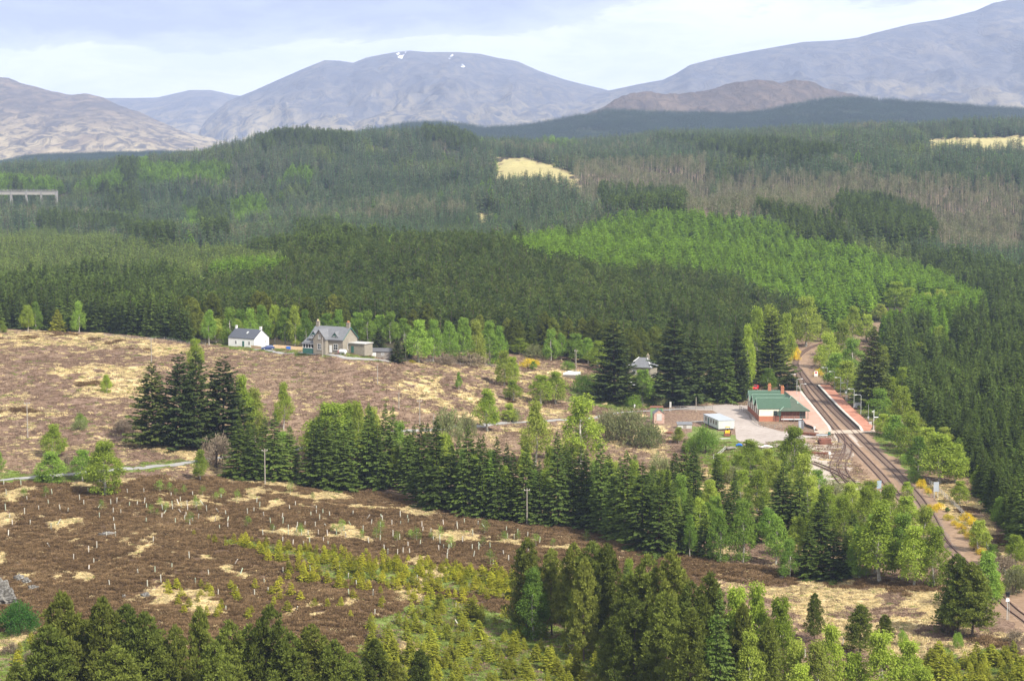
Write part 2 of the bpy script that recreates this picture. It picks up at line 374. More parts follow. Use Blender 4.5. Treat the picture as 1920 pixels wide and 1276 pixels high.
HEATH = [
 [(-60, 905), (120, 905), (330, 895), (560, 900), (760, 930), (960, 965), (1180, 1010), (1320, 1050), (1560, 1078), (1770, 1098), (1770, 1112), (1600, 1100), (1430, 1094), (1330, 1080), (1330, 1170), (900, 1170), (700, 1290), (-60, 1400)],
 [(-60, 655), (180, 655), (330, 665), (560, 668), (700, 690), (560, 700), (330, 690), (160, 680), (-60, 690)],
 [(-60, 690), (60, 700), (160, 740), (60, 770), (-60, 765)], [(420, 700), (700, 720), (740, 760), (560, 780), (420, 760)],
 [(1560, 1215), (1760, 1225), (1930, 1215), (1930, 1235), (1650, 1250)]]
near = YY < 900
zs = zone(*STRAW); zg = zone(*GREEN)&near; zh = zone(HEATH[0])&near
pn = fbm(XX/5+11, YY/7+2, 4)
zs = zs & ((pn > -0.35) | (YY > 900)) & ~(zone(*STRAW[5:7]) & (pn < 0.25)); zs |= near & zh & ~zone(HEATH[0]) & (pn > 0.65); zs |= zh & (YY < 480) & (fbm(XX/9+70, YY/16, 4) > 0.68)
bare_patch = (fbm(XX/8+30, YY/12+60, 3) > 0.75) & zs & near
zg = zg & ~(zs & (pn < 0.3)); zs = zs & ~zg & ~bare_patch; zh = (zh | bare_patch) & ~zs & ~zg
OPEN = [(-900, 1500), (-900, 616), (0, 616), (200, 624), (380, 644), (560, 652), (950, 664), (1100, 672), (1190, 700), (1380, 694), (1436, 650), (1470, 632), (1500, 622), (1560, 625), (1590, 604), (1700, 590), (1706, 610), (1650, 640), (1668, 700), (1710, 780), (1790, 850), (1850, 945), (1925, 1050), (2900, 1500)]
CLEAR = [STRAW[-3], STRAW[-2], STRAW[-1]]
forest_floor = (~inpoly(UU, VV, OPEN) | (YY > 900)) & ~zs
verts = np.stack([XX, YY, ZZ], -1).reshape(-1, 3)
nr, nc = XX.shape
idx = np.arange(nr*nc).reshape(nr, nc)
quads = np.stack([idx[:-1, :-1], idx[:-1, 1:], idx[1:, 1:], idx[1:, :-1]], -1).reshape(-1, 4)
gme = mesh('ground', verts, quads, smooth=True)
at_ = gme.color_attributes.new('cover', 'FLOAT_COLOR', 'POINT')
colr = np.zeros((nr*nc, 4), np.float32); colr[:, 0] = zh.ravel(); colr[:, 1] = zs.ravel(); colr[:, 2] = np.maximum(zg, 0.4*(zs & (YY > 900))).ravel(); colr[:, 3] = forest_floor.ravel()
at_.data.foreach_set('color', colr.ravel())
m, t, out = newmat('moor_ground')
at = N(t, 'ShaderNodeAttribute', attribute_name='cover'); sp = N(t, 'ShaderNodeSeparateColor'); t.links.new(at.outputs['Color'], sp.inputs[0])
co = geo_pos(t)
n_f = noise_n(t, mapping(t, co, (1.0, 0.55, 1.0)), 1.3, 8, 0.72, 0.6); n_m = noise_n(t, mapping(t, co, (1, 0.6, 1)), 0.22, 6, 0.65, 0.8); n_l = noise_n(t, co, 0.03, 5, 0.6)
streak = noise_n(t, mapping(t, co, (0.5, 1.6, 1.0)), 0.5, 6, 0.7, 1.0)
brack = ramp(t, n_f, [(0.28, (0.090, 0.055, 0.038)), (0.45, (0.175, 0.112, 0.080)), (0.60, (0.265, 0.185, 0.130)), (0.75, (0.42, 0.32, 0.21))])
brack = mixc(t, math_n(t, 'MULTIPLY', ramp(t, n_l, [(0.46, 0.0), (0.66, 1.0)]), 0.35), brack, ramp(t, n_f, [(0.3, (0.28, 0.19, 0.11)), (0.6, (0.50, 0.38, 0.22))]))
brack = mixc(t, math_n(t, 'MULTIPLY', ramp(t, n_m, [(0.30, 1.0), (0.42, 0.0)]), 0.5), brack, (0.15, 0.17, 0.06))
heath = ramp(t, n_f, [(0.30, (0.065, 0.042, 0.026)), (0.50, (0.125, 0.080, 0.048)), (0.72, (0.22, 0.155, 0.095))])
straw = ramp(t, streak, [(0.30, (0.32, 0.22, 0.10)), (0.48, (0.52, 0.40, 0.20)), (0.70, (0.66, 0.55, 0.31))])
straw = mixc(t, math_n(t, 'MULTIPLY', ramp(t, n_m, [(0.32, 1.0), (0.46, 0.0)]), 0.5), straw, (0.22, 0.22, 0.08))
green = ramp(t, n_f, [(0.30, (0.085, 0.115, 0.030)), (0.55, (0.180, 0.230, 0.060)), (0.75, (0.36, 0.34, 0.14))])
floor_ = ramp(t, n_f, [(0.3, (0.030, 0.028, 0.016)), (0.6, (0.075, 0.062, 0.036))])
c = mixc(t, at.outputs['Alpha'], brack, floor_)
c = mixc(t, sp.outputs[0], c, heath); c = mixc(t, sp.outputs[1], c, straw); c = mixc(t, sp.outputs[2], c, green)
pbr(t, out, c, 0.95, 0.1, 0, n_f, 1.0, 0.5)
gme.materials.append(m)
tag(link('ground', gme), 'heather, bracken and pale grass moor rolling down to the railway', None, None, 'structure')

# ------------------------------------------------------------------ far hills and mountains
def hill(name, label, ridge, Yr, Yb, zb, mat, amp=40, ns=900, back=0.7, seed=0, na=360, nf=90, power=1.0, crag=0.0):
    ridge = sorted(ridge); ru = np.array([r[0] for r in ridge], float); rv = np.array([r[1] for r in ridge], float)
    a0, a1 = (ru[0]-CU)/F, (ru[-1]-CU)/F
    A = np.linspace(a0, a1, na); T = np.concatenate([np.linspace(0, 1, nf), 1+np.linspace(0, back, 14)[1:]])
    Am, Tm = np.meshgrid(A, T); Ym = Yb+(Yr-Yb)*Tm
    s = (CV-np.interp(Am*F+CU, ru, rv))/F; zr = HC+((-ST+s*CT)/(CT+s*ST))*Yr
    tc_ = np.clip(Tm, 0, 1); pf = np.where(Tm < 1, 0.72*tc_**1.15+0.28*np.sin(tc_*math.pi/2)**1.6, 1-((Tm-1)/back)**1.3)
    Xm = Am*Ym
    w = np.clip(np.minimum(Tm*2.2, (1-Tm)*1.7), 0, 1)
    n = fbm(Xm/ns+seed, Ym/ns+seed*2, 6, 0.55); rd = 1-np.abs(fbm(Xm/ns*1.7+seed+50, Ym/ns*0.7, 5, 0.55))
    g = 1-np.abs(fbm(Xm/ns*3.1+seed+80+n*0.3, Ym/ns*0.5, 4, 0.55))
    Zm = zb+(zr-zb)*pf + amp*w*(n*0.7+rd*0.9+g*0.6-1.2)
    Zm = Zm + crag*amp*(fbm(Xm/ns*6, Ym/ns*6, 4))*np.exp(-((Tm-1)/0.12)**2)
    Zm = np.where((Am <= A[1])|(Am >= A[-2]), np.minimum(Zm, zb+(Zm-zb)*1.0), Zm)
    q = np.arange(Am.size).reshape(Am.shape)
    qd = np.stack([q[:-1, :-1], q[:-1, 1:], q[1:, 1:], q[1:, :-1]], -1).reshape(-1, 4)
    me = mesh(name, np.stack([Xm, Ym, Zm], -1).reshape(-1, 3), qd, [mat], smooth=True)
    o = link(name, me); tag(o, label, None, None, 'structure')
    return A, Ym[:, 0], Zm
def hillmat(name, low, mid, high, sc=0.004, snow=None, z0=150, z1=600):
    m, t, out = newmat(name); co = geo_pos(t)
    n1 = noise_n(t, mapping(t, co, (1, 0.35, 1.4)), sc, 9, 0.68, 1.2); n2 = noise_n(t, mapping(t, co, (1, 0.3, 1)), sc*5, 7, 0.7, 0.8)
    sp = N(t, 'ShaderNodeSeparateXYZ'); t.links.new(co, sp.inputs[0])
    h = math_n(t, 'DIVIDE', math_n(t, 'SUBTRACT', sp.outputs[2], z0), z1-z0, True)
    base = mixc(t, h, ramp(t, n1, [(0.35, mid), (0.58, low)]), ramp(t, n1, [(0.38, high), (0.66, mid)]))
    c = mixc(t, ramp(t, n2, [(0.42, 1.0), (0.56, 0.0)]), base, tuple(x*0.92 for x in high))
    pbr(t, out, c, 0.95, 0.1, 0, n2, 1.0, 14); return m
mt_far = hillmat('far_mountain', (0.33, 0.28, 0.18), (0.165, 0.15, 0.135), (0.085, 0.092, 0.115), 0.003, z0=60, z1=420)  # bluish upper tones put some of the distance haze into the rock colour
mt_left = hillmat('left_mountain', (0.44, 0.37, 0.24), (0.23, 0.18, 0.14), (0.095, 0.09, 0.095), 0.0042, z0=60, z1=240)
mt_brown = hillmat('brown_hill', (0.23, 0.18, 0.135), (0.145, 0.11, 0.09), (0.085, 0.072, 0.068), 0.006, z0=80, z1=260)
RM3 = [(1000, 215), (1060, 190), (1140, 170), (1200, 157), (1240, 150), (1265, 138), (1290, 122), (1340, 109), (1400, 97), (1450, 88), (1500, 79), (1560, 76), (1600, 71), (1640, 60), (1700, 45), (1760, 36), (1820, 20), (1850, 6), (1880, 0), (1920, -6), (2000, -30), (2100, -20), (2300, 20), (2500, 40)]
RM2 = [(380, 235), (430, 190), (480, 170), (520, 152), (570, 130), (612, 113), (640, 114), (665, 118), (690, 108), (720, 102), (750, 97), (770, 95), (800, 98), (860, 98), (900, 101), (930, 108), (970, 115), (1010, 133), (1060, 150), (1100, 160), (1130, 167), (1160, 176), (1250, 200), (1400, 230)]
RM2b = [(-700, 160), (-400, 185), (-100, 190), (150, 186), (210, 184), (260, 184), (300, 183), (330, 176), (360, 169), (400, 169), (440, 178), (500, 185), (600, 190), (800, 200)]
RM1 = [(-800, 80), (-400, 110), (-100, 130), (0, 146), (25, 148), (45, 156), (75, 162), (110, 172), (140, 179), (165, 177), (200, 186), (230, 198), (270, 213), (300, 228), (340, 243), (380, 255), (430, 267), (480, 280), (540, 300)]
hill('mountain', 'hazy blue saddle ridge far behind the left mountain', RM2b, 13500, 8500, 20, mt_far, 60, 1400, seed=3)
mA, mY, mZ = hill('mountain', 'broad blue mountain with snow patches under its summit', RM2, 11500, 6600, 20, mt_far, 105, 1000, seed=11)
hill('mountain', 'long hazy mountain rising towards the top right corner', RM3, 10500, 6300, 30, mt_far, 95, 900, seed=23)
hill('mountain', 'nearer brown and tan mountain at the left edge', RM1, 7800, 5200, 10, mt_left, 28, 560, seed=31, crag=0.25)
RB = [(1000, 262), (1080, 222), (1120, 206), (1150, 189), (1180, 176), (1210, 170), (1235, 176), (1300, 173), (1340, 163), (1400, 155), (1450, 150), (1490, 151), (1520, 158), (1560, 170), (1600, 182), (1660, 196), (1750, 215), (1900, 240)]
hill('hill', 'reddish brown bare hill in front of the long mountain', RB, 5600, 4700, 55, mt_brown, 26, 260, seed=41, crag=0.25)
M_ff = plain('far_forest_floor', (0.035, 0.055, 0.03), (0.05, 0.06, 0.03), 0.05, 0.95)
RF = [(560, 275), (640, 256), (700, 247), (760, 236), (800, 231), (850, 234), (900, 243), (960, 240), (1010, 236), (1060, 226), (1100, 218), (1150, 208), (1250, 213), (1350, 216), (1430, 213), (1500, 196), (1560, 185), (1600, 186), (1680, 191), (1760, 198), (1850, 203), (1920, 208), (2100, 215), (2500, 225)]
fF = hill('forested_hill', 'low blue green forested hills in front of the mountains', RF, 4700, 3700, 40, M_ff, 14, 300, seed=51)
RG = [(-700, 318), (-200, 312), (0, 310), (40, 303), (70, 297), (110, 294), (160, 294), (200, 292), (330, 290), (380, 292), (480, 300), (600, 312)]
fG = hill('forested_hill', 'low dark wooded ridge below the left mountain', RG, 4600, 3800, 30, M_ff, 6, 300, seed=57)
# snow lying in hollows just under the summit
m, t, out = newmat('snow'); pbr(t, out, (0.74, 0.76, 0.80), 0.7, 0.3)
def snow(u0, v0, pts, label):
    A = np.linspace(-.2, .2, 5)
    V = []
    Am, Ymesh = mA, mY
    def hit(u, v):
        s, k = slope_of(v)
        jj = np.arange(len(Ymesh)); ai = np.interp((u-CU)/F, Am, np.arange(len(Am))); i0 = int(ai); fr = ai-i0
        z = mZ[:, i0]*(1-fr)+mZ[:, min(i0+1, len(Am)-1)]*fr
        zr = HC+s*Ymesh; m_ = np.nonzero(zr <= z)[0]; j = m_[0] if len(m_) else 80
        if j > 0:
            f0 = (zr[j-1]-z[j-1]); f1 = (z[j]-zr[j]); q = f0/(f0+f1+1e-9)
        else: q = 0
        Y = Ymesh[j-1]*(1-q)+Ymesh[j]*q; return ((u-CU)/F*Y, Y-6, HC+s*Y+1.5)
    mbs = MB()
    for poly in pts:
        P3 = [hit(u0+a, v0+b) for a, b in poly]; b = len(mbs.V)
        q = [np.array(p) for p in P3]; mbs.add(q+[p+np.array((0, 14, -3)) for p in q], [tuple(range(len(q)))]+[(i, (i+1) % len(q), (i+1) % len(q)+len(q), i+len(q)) for i in range(len(q))])
    o = mbs.build('snow_patch', MAT['snow']); tag(o, label, 'snow', 'snow patches on the blue mountain')
snow(752, 104, [[(-7, -3), (-2, -5), (0, -4), (-5, 0)], [(-5, 4), (0, 0), (3, 1), (8, -1), (5, 3), (4, 7), (-1, 6)], [(9, -6), (12, -7), (10, -4)]], 'wide snow patch under the summit, leftmost on the blue mountain')
snow(846, 106, [[(-4, 4), (-1, 0), (4, -4), (5, -2), (1, 3), (-2, 5)]], 'slanting snow patch right of the summit, middle one of three')
snow(868, 123, [[(-3, 3), (-1, -3), (2, 0), (5, 2), (2, 4)]], 'smallest snow patch, lowest on the blue mountain')
# ------------------------------------------------------------------ the air
m, t, out = newmat('haze'); pv = N(t, 'ShaderNodeVolumePrincipled')
pv.inputs['Color'].default_value = (0.58, 0.70, 1.0, 1); pv.inputs['Density'].default_value = 6.0e-5; pv.inputs['Anisotropy'].default_value = 0.1
t.links.new(pv.outputs[0], out.inputs['Volume'])
hb = MB().box(-9000, 9000, -60, 20000, -60, 1100).build('haze', MAT['haze']); tag(hb, None, None, None, 'stuff')

# ------------------------------------------------------------------ railway, platforms, yard and lanes
def merge(parts):
    V = []; Fq = []; b = 0
    for v, f in parts: V.append(v); Fq.append(f+b); b += len(v)
    return np.concatenate(V), np.concatenate(Fq)
def smooth_path(pts, step=1.0):
    p = np.array(pts, float); q = np.concatenate([2*p[:1]-p[1:2], p, 2*p[-1:]-p[-2:-1]]); out_ = []
    for i in range(1, len(q)-2):
        n = max(2, int(np.linalg.norm(q[i+1]-q[i])/step))
        for t_ in np.arange(n)/n:
            a, b, c, d = q[i-1], q[i], q[i+1], q[i+2]
            out_.append(0.5*((2*b)+(-a+c)*t_+(2*a-5*b+4*c-d)*t_**2+(-a+3*b-3*c+d)*t_**3))
    out_.append(p[-1]); return np.array(out_)
def offs(path, o):
    d = np.gradient(path, axis=0); d /= np.linalg.norm(d, axis=1, keepdims=True)+1e-9
    return path+np.stack([d[:, 1], -d[:, 0]], -1)*o
def ribbon(name, path, w0, w1, z, mat, label, cover_z=0.0, kind='structure', edge_noise=0.0, nx=5):
    n = len(path); rows = []
    for k in range(nx):
        o = w0+(w1-w0)*k/(nx-1); e = offs(path, o)
        if edge_noise and k in (0, nx-1): e = e+(fbm(path[:, 0]/2+k*9, path[:, 1]/2, 3)*edge_noise)[:, None]*np.array((1, 0))
        zz = (hz(e[:, 0], e[:, 1]) if z is None else np.full(n, z))+cover_z
        rows.append(np.column_stack([e, zz]))
    V = np.stack(rows, 1).reshape(-1, 3); q = np.arange(n*nx).reshape(n, nx)
    f = np.stack([q[:-1, :-1], q[:-1, 1:], q[1:, 1:], q[1:, :-1]], -1).reshape(-1, 4)
    o = link(name, mesh(name, V, f, [mat], smooth=True)); return tag(o, label, None, None, kind)
def grit(name, cols, sc=1.5, stretch=(1, 1, 1), rough=0.95):
    m, t, out = newmat(name); co = geo_pos(t)
    n1 = noise_n(t, mapping(t, co, stretch), sc, 7, 0.75); n2 = noise_n(t, co, sc*0.12, 4, 0.6)
    c = ramp(t, n1, [(0.28, cols[0]), (0.5, cols[1]), (0.75, cols[2])])
    c = mixc(t, math_n(t, 'MULTIPLY', ramp(t, n2, [(0.4, 0), (0.65, 1)]), 0.45), c, cols[0])
    pbr(t, out, c, rough, 0.2, 0, n1, 0.6, 0.1); return m
M_ballast = grit('ballast', [(0.15, 0.10, 0.068), (0.30, 0.20, 0.135), (0.43, 0.32, 0.23)])
M_ballastd = grit('dark_ballast', [(0.12, 0.085, 0.062), (0.23, 0.165, 0.12), (0.34, 0.26, 0.19)])
M_bed = grit('track_bed', [(0.16, 0.105, 0.065), (0.27, 0.18, 0.115), (0.37, 0.27, 0.18)], 0.8)
M_yard = grit('yard_gravel', [(0.26, 0.22, 0.19), (0.37, 0.32, 0.285), (0.47, 0.42, 0.38)], 0.6)
M_road = grit('lane_asphalt', [(0.22, 0.215, 0.20), (0.29, 0.28, 0.265), (0.36, 0.35, 0.33)], 0.8)
M_pink = grit('platform_surface', [(0.36, 0.21, 0.155), (0.47, 0.285, 0.22), (0.53, 0.36, 0.29)], 0.5)
M_red = grit('old_platform_surface', [(0.24, 0.105, 0.065), (0.42, 0.19, 0.125), (0.50, 0.27, 0.19)], 0.35)
M_coping = plain('coping_stone', (0.55, 0.52, 0.46), (0.38, 0.35, 0.30), 1.5)
M_platwall = plain('platform_wall', (0.09, 0.075, 0.06), (0.045, 0.04, 0.032), 1.2)
M_rail = plain('rusty_rail', (0.15, 0.085, 0.06), (0.10, 0.055, 0.04), 1, 0.6)
M_sleeper = plain('old_sleeper', (0.19, 0.135, 0.10), (0.12, 0.085, 0.065), 2)
def zf(L): return [zflat(u, v) for u, v in L]
T1 = smooth_path(zf([(2045, 1262), (1985, 1212), (1925, 1163), (1895, 1140), (1850, 1096), (1810, 1058), (1773, 1022), (1738, 985), (1706, 953), (1674, 919), (1649, 889), (1610, 848), (1571, 807), (1540, 770), (1512.5, 736), (1503, 717), (1497, 700), (1493, 688), (1492, 680), (1497, 668), (1512, 656), (1532, 647), (1560, 640), (1600, 632)]))
T2 = smooth_path(zf([(1782, 1031), (1764, 1006), (1748, 972), (1727, 940), (1710, 919), (1684, 889), (1642, 848), (1601, 807), (1563, 770), (1532, 736), (1516, 717), (1503, 700), (1495, 689)]))
SA = smooth_path(zf([(1571, 812), (1579, 824), (1577, 838), (1570, 855), (1564, 868), (1564, 882), (1575, 900), (1594, 920)]), 0.6)
SB = smooth_path(zf([(1590, 832), (1592, 838), (1589, 852), (1581, 868), (1580, 880), (1588, 895), (1603, 912)]), 0.6)
SC = smooth_path(zf([(1520, 866), (1545, 876), (1575, 890), (1597, 903)]), 0.6)
ribbon('track_bed', T1[(T1[:, 1] > 330) & (T1[:, 1] < 590)], -3.6, 7.6, 0.03, M_bed, 'reddish brown track bed of the railway', edge_noise=1.0)
ribbon('track_bed', T1[T1[:, 1] >= 588], -3.2, 4.6, 0.028, M_bed, 'brown track bed curving away north of the platforms', edge_noise=1.0)
ribbon('track_bed', T1[T1[:, 1] <= 392], -3.2, 3.4, 0.026, M_bed, 'brown track bed at the bottom right', edge_noise=0.8)
ribbon('siding_ground', SA, -4.5, 7.5, 0.034, grit('siding_gravel', [(0.30, 0.24, 0.19), (0.42, 0.36, 0.30), (0.52, 0.46, 0.39)]), 'grey gravel round the sidings', edge_noise=1.5)
for i, (nm, p, lab, cat) in enumerate([('railway_track', T1, 'long left railway track passing the green roofed station', 'track'), ('railway_track', T2, 'right hand loop track beside the old red platform', 'track'),
                    ('siding_track', SA, 'left of the two curved rusty sidings below the yard', 'track'), ('siding_track', SB, 'right of the two curved rusty sidings, nearer the main line', 'track'), ('siding_track', SC, 'short disused siding crossing the grass towards the log pile', 'track')]):
    tr = empty(nm, lab, cat, (0, 0, 0), group='railway tracks')
    g = 0.85; zb = 0.05+0.012*i
    if i < 2: 
        b = ribbon('ballast', p, -1.75, 1.75, zb, M_ballastd if i == 1 else M_ballast, None, edge_noise=0.3); b.parent = tr; del b['kind']
    d = np.gradient(p, axis=0); d /= np.linalg.norm(d, axis=1, keepdims=True)
    s = np.concatenate([[0], np.cumsum(np.linalg.norm(np.diff(p, axis=0), axis=1))]); mb = MB()
    for t_ in np.arange(0.5, s[-1], 0.75 if i < 2 else 1.5):
        x = np.interp(t_, s, p[:, 0]); y = np.interp(t_, s, p[:, 1]); dx = np.interp(t_, s, d[:, 0]); dy = np.interp(t_, s, d[:, 1])
        a = np.array((dy, -dx)); f_ = np.array((dx, dy)); c = np.array((x, y))
        q = [c+a*1.3+f_*.13, c+a*1.3-f_*.13, c-a*1.3-f_*.13, c-a*1.3+f_*.13]
        mb.add([(*k, zb-0.03) for k in q]+[(*k, zb+0.05) for k in q], [(4, 5, 6, 7), (0, 1, 5, 4), (1, 2, 6, 5), (2, 3, 7, 6), (3, 0, 4, 7)])
    mb.build('sleeper_bed', M_sleeper, tr)
    for sgn in (-1, 1):
        e0, e1 = offs(p, sgn*g-0.06), offs(p, sgn*g+0.06); n = len(p)
        V = np.concatenate([np.column_stack([e0, np.full(n, zb)]), np.column_stack([e0, np.full(n, zb+.24)]), np.column_stack([e1, np.full(n, zb+.24)]), np.column_stack([e1, np.full(n, zb)])])
        q = np.arange(n-1); f_ = np.concatenate([np.stack([k*n+q, k*n+q+1, (k+1)*n+q+1, (k+1)*n+q], -1) for k in range(3)])
        link('rail', mesh('rail', V, f_, [M_rail]), tr)
# platforms: edge lines follow the tracks
def at_v(path, v0, v1):
    y0, y1 = zflat(0, v0)[1], zflat(0, v1)[1]; return path[(path[:, 1] > y0) & (path[:, 1] < y1)]
def platform(label, edge, sgn, width, mat, ramp_n=5):
    e = empty('platform', label, 'platform', (0, 0, 0))
    n = len(edge); hgt = np.minimum(0.9, 0.15+np.minimum(np.arange(n), n-1-np.arange(n))*0.16)
    wd = np.minimum(width, width*0.6+np.arange(n)*0.3)
    def strip(nm, o0, o1, z0, z1, mt, wall=False):
        A = offs(edge, 0)+(offs(edge, sgn)-edge)*np.asarray(o0).reshape(-1, 1); B = edge+(offs(edge, sgn)-edge)*np.asarray(o1).reshape(-1, 1)
        V = np.concatenate([np.column_stack([A, z0]), np.column_stack([B, z1])]); q = np.arange(n-1)
        ends = []
        f_ = np.stack([q, q+1, n+q+1, n+q], -1)
        return V, f_
    z = hgt; zero = np.full(n, -0.2)
    parts = [strip('w', 0.07, 0.07, zero, z-0.12, None), strip('w', wd, wd, zero, z, None)]
    v, f_ = merge(parts)
    # end walls
    mbw = MB(); mbw.V = [tuple(x) for x in v]; mbw.F = [tuple(x) for x in f_]
    D = (offs(edge, sgn)-edge)
    for i in (0, n-1):
        a = edge[i]+D[i]*0.07; b = edge[i]+D[i]*wd[i]; mbw.add([(*a, -.2), (*b, -.2), (*b, z[i]), (*a, z[i])], [(0, 1, 2, 3)])
    mbw.build('wall', M_platwall, e)
    cp = MB()
    for i in range(n-1):
        a, b = edge[i], edge[i+1]; c, d_ = edge[i]+D[i]*0.75, edge[i+1]+D[i+1]*0.75
        cp.add([(*a, z[i]-.12), (*b, z[i+1]-.12), (*d_, z[i+1]-.12), (*c, z[i]-.12), (*a, z[i]), (*b, z[i+1]), (*d_, z[i+1]), (*c, z[i])], [(4, 5, 6, 7), (0, 1, 5, 4), (3, 7, 6, 2)])
    cp.build('coping', M_coping, e)
    v, f_ = strip('s', np.full(n, 0.753), wd, z-0.003, z-0.003, mat)
    link('surface', mesh('surface', v, f_, [mat]), e); return e
pe1 = offs(at_v(T1, 808, 712), -1.85); pe2 = offs(at_v(T2, 809, 722), 1.85)
platform('pink platform with a pale edge in front of the green roofed station', pe1, -1, 6.6, M_pink)
platform('old red platform with a grey stone edge beyond the two tracks', pe2, 1, 4.2, M_red)
from mathutils.geometry import tessellate_polygon
from mathutils import Vector
def flatpoly(name, pts, z, mat, label):
    V = [(*zflat(u, v), z) for u, v in pts]; f_ = tessellate_polygon([[Vector(p) for p in V]])
    o = link(name, mesh(name, V, [tuple(x) for x in f_], [mat])); return tag(o, label, None, None, 'structure')
YARD = [(1393, 728), (1411, 728), (1409, 752), (1411, 775), (1424, 797), (1464, 808), (1500, 812), (1530, 813), (1562, 813), (1578, 838), (1560, 858), (1530, 846), (1480, 832), (1440, 840), (1400, 836), (1380, 822), (1378, 800), (1352, 778), (1336, 769), (1290, 768), (1268, 768), (1268, 762.5), (1330, 760), (1375, 756), (1391, 748)]
flatpoly('yard', YARD, 0.022, M_yard, 'pale pink gravel yard in front of the station')
flatpoly('crossing_path', [(1530, 814.5), (1526, 808), (1640, 806), (1642, 811), (1600, 813)], 0.20, grit('crossing_boards', [(0.34, 0.27, 0.21), (0.44, 0.36, 0.28), (0.5, 0.42, 0.34)]), 'pale boarded crossing over the tracks at the platform ends')
def road_path(L): return smooth_path([P(u, v)[:2] for u, v in L], 1.0)
RD1 = road_path([(-60, 907), (0, 901), (80, 894), (160, 887), (240, 879), (300, 873), (362, 866), (430, 858), (520, 848), (640, 830), (800, 806), (940, 793), (985, 791), (1050, 787), (1130, 779), (1180, 772), (1240, 769), (1300, 765), (1335, 764)])
RD2 = road_path([(478, 655), (505, 657), (560, 661), (600, 665), (640, 669), (680, 673), (717, 676), (740, 679)])
ribbon('road', RD1, -1.1, 1.1, None, M_road, 'narrow grey lane crossing the moor to the station', 0.09)
ribbon('road', RD2, -1.1, 1.1, None, M_road, 'pale gravel drive passing the cottage and the stone house', 0.09)
RDS = [RD1[::3], RD2[::2]]
def blocked(X, Y, w=1.5):
    m_ = np.zeros(len(X), bool)
    for i in range(0, len(X), 20000):
        s = slice(i, i+20000)
        for r_ in RDS: m_[s] |= (np.hypot(X[s, None]-r_[None, :, 0], Y[s, None]-r_[None, :, 1]).min(1) < w)
    return m_

# ------------------------------------------------------------------ plant meshes
def cards(P0, D, L, Wd, roll=None, curl=0.0, r=None):
    """rhombus leaves/sprays: base point, direction, length, width"""
    r = r or rng
    n = len(P0); D = D/(np.linalg.norm(D, axis=1, keepdims=True)+1e-9)
    up = np.tile((0, 0, 1.0), (n, 1)); up = up + r.normal(0, 0.55 if roll is None else roll, (n, 3))
    Sd = np.cross(D, up); Sd /= np.linalg.norm(Sd, axis=1, keepdims=True)+1e-9
    L = np.asarray(L).reshape(-1, 1)*np.ones((n, 1)); Wd = np.asarray(Wd).reshape(-1, 1)*np.ones((n, 1))
    mid = P0+D*L*0.45; tip = P0+D*L; tip = tip-np.array((0, 0, 1.0))*L*curl
    V = np.stack([P0, mid+Sd*Wd*0.5, tip, mid-Sd*Wd*0.5], 1).reshape(-1, 3)
    Fq = np.arange(4*n).reshape(n, 4)
    return V, Fq
def trunk_mesh(name, H, r0, mat, limbs=(), top=0.96, bend=0.0, n=7):
    m_ = MB(); z = np.linspace(-0.4, H*top, 7)
    m_.tube([(bend*math.sin(i*0.9), bend*math.cos(i*1.3)-bend, zz) for i, zz in enumerate(z)], [max(r0*(1-0.93*max(zz, 0)/H)*(1.25 if i == 0 else 1), 0.015) for i, zz in enumerate(z)], n)
    for (az, z0, ln, el, rr) in limbs:
        d = np.array((math.cos(az)*math.cos(el), math.sin(az)*math.cos(el), math.sin(el)))
        p = np.array((0, 0, z0)); m_.tube([p, p+d*ln*0.5, p+d*ln+np.array((0, 0, 0.1*ln))], [rr, rr*0.6, rr*0.2], 4)
    return mesh(name, m_.V, m_.F, [mat])
def spruce(H=15, Rr=2.7, nw=36, nb=8, nc=9, seed=1, base=0.04, ragged=0.2, pw=0.85, droop=0.28, scw=1.0):
    r = np.random.default_rng(seed); P0 = []; D = []; L = []; Wd = []
    for k in range(nw):
        t = (k+r.random()*0.5)/nw; z = H*(base+(0.985-base)*t)
        rr = Rr*(1-t)**pw+0.10
        for b in range(nb if t < 0.8 else max(4, nb-2)):
            az = 2*math.pi*(b/nb)+k*2.4+r.normal(0, 0.25); rb = rr*(1+r.normal(0, ragged)); rb = max(rb, 0.1)
            o = np.array((math.cos(az), math.sin(az), 0)); sd = np.array((-o[1], o[0], 0))
            zz = z+r.normal(0, 0.022*H); dr = droop*(1-0.5*t)
            for c in range(nc):
                s = 0.22+0.78*(c+r.random()*0.6)/nc; s = min(s, 1)
                p = o*rb*s+np.array((0, 0, zz-dr*rb*s*s+(0.16*rb*s**3)))
                side = (-1, 1, 0)[c % 3]; d = o+sd*side*(0.9-0.3*s)+np.array((0, 0, -0.28+0.3*s))
                P0.append(p); D.append(d); L.append((0.22*rb+0.26)*(1.15-0.3*s)); Wd.append((0.12*rb+0.17)*scw)
    P0.append(np.array((0, 0, H*0.955))); D.append(np.array((0, 0, 1.0))); L.append(H*0.05+0.3); Wd.append(0.18)
    return cards(np.array(P0), np.array(D), np.array(L), np.array(Wd), 0.45, 0.15, r)
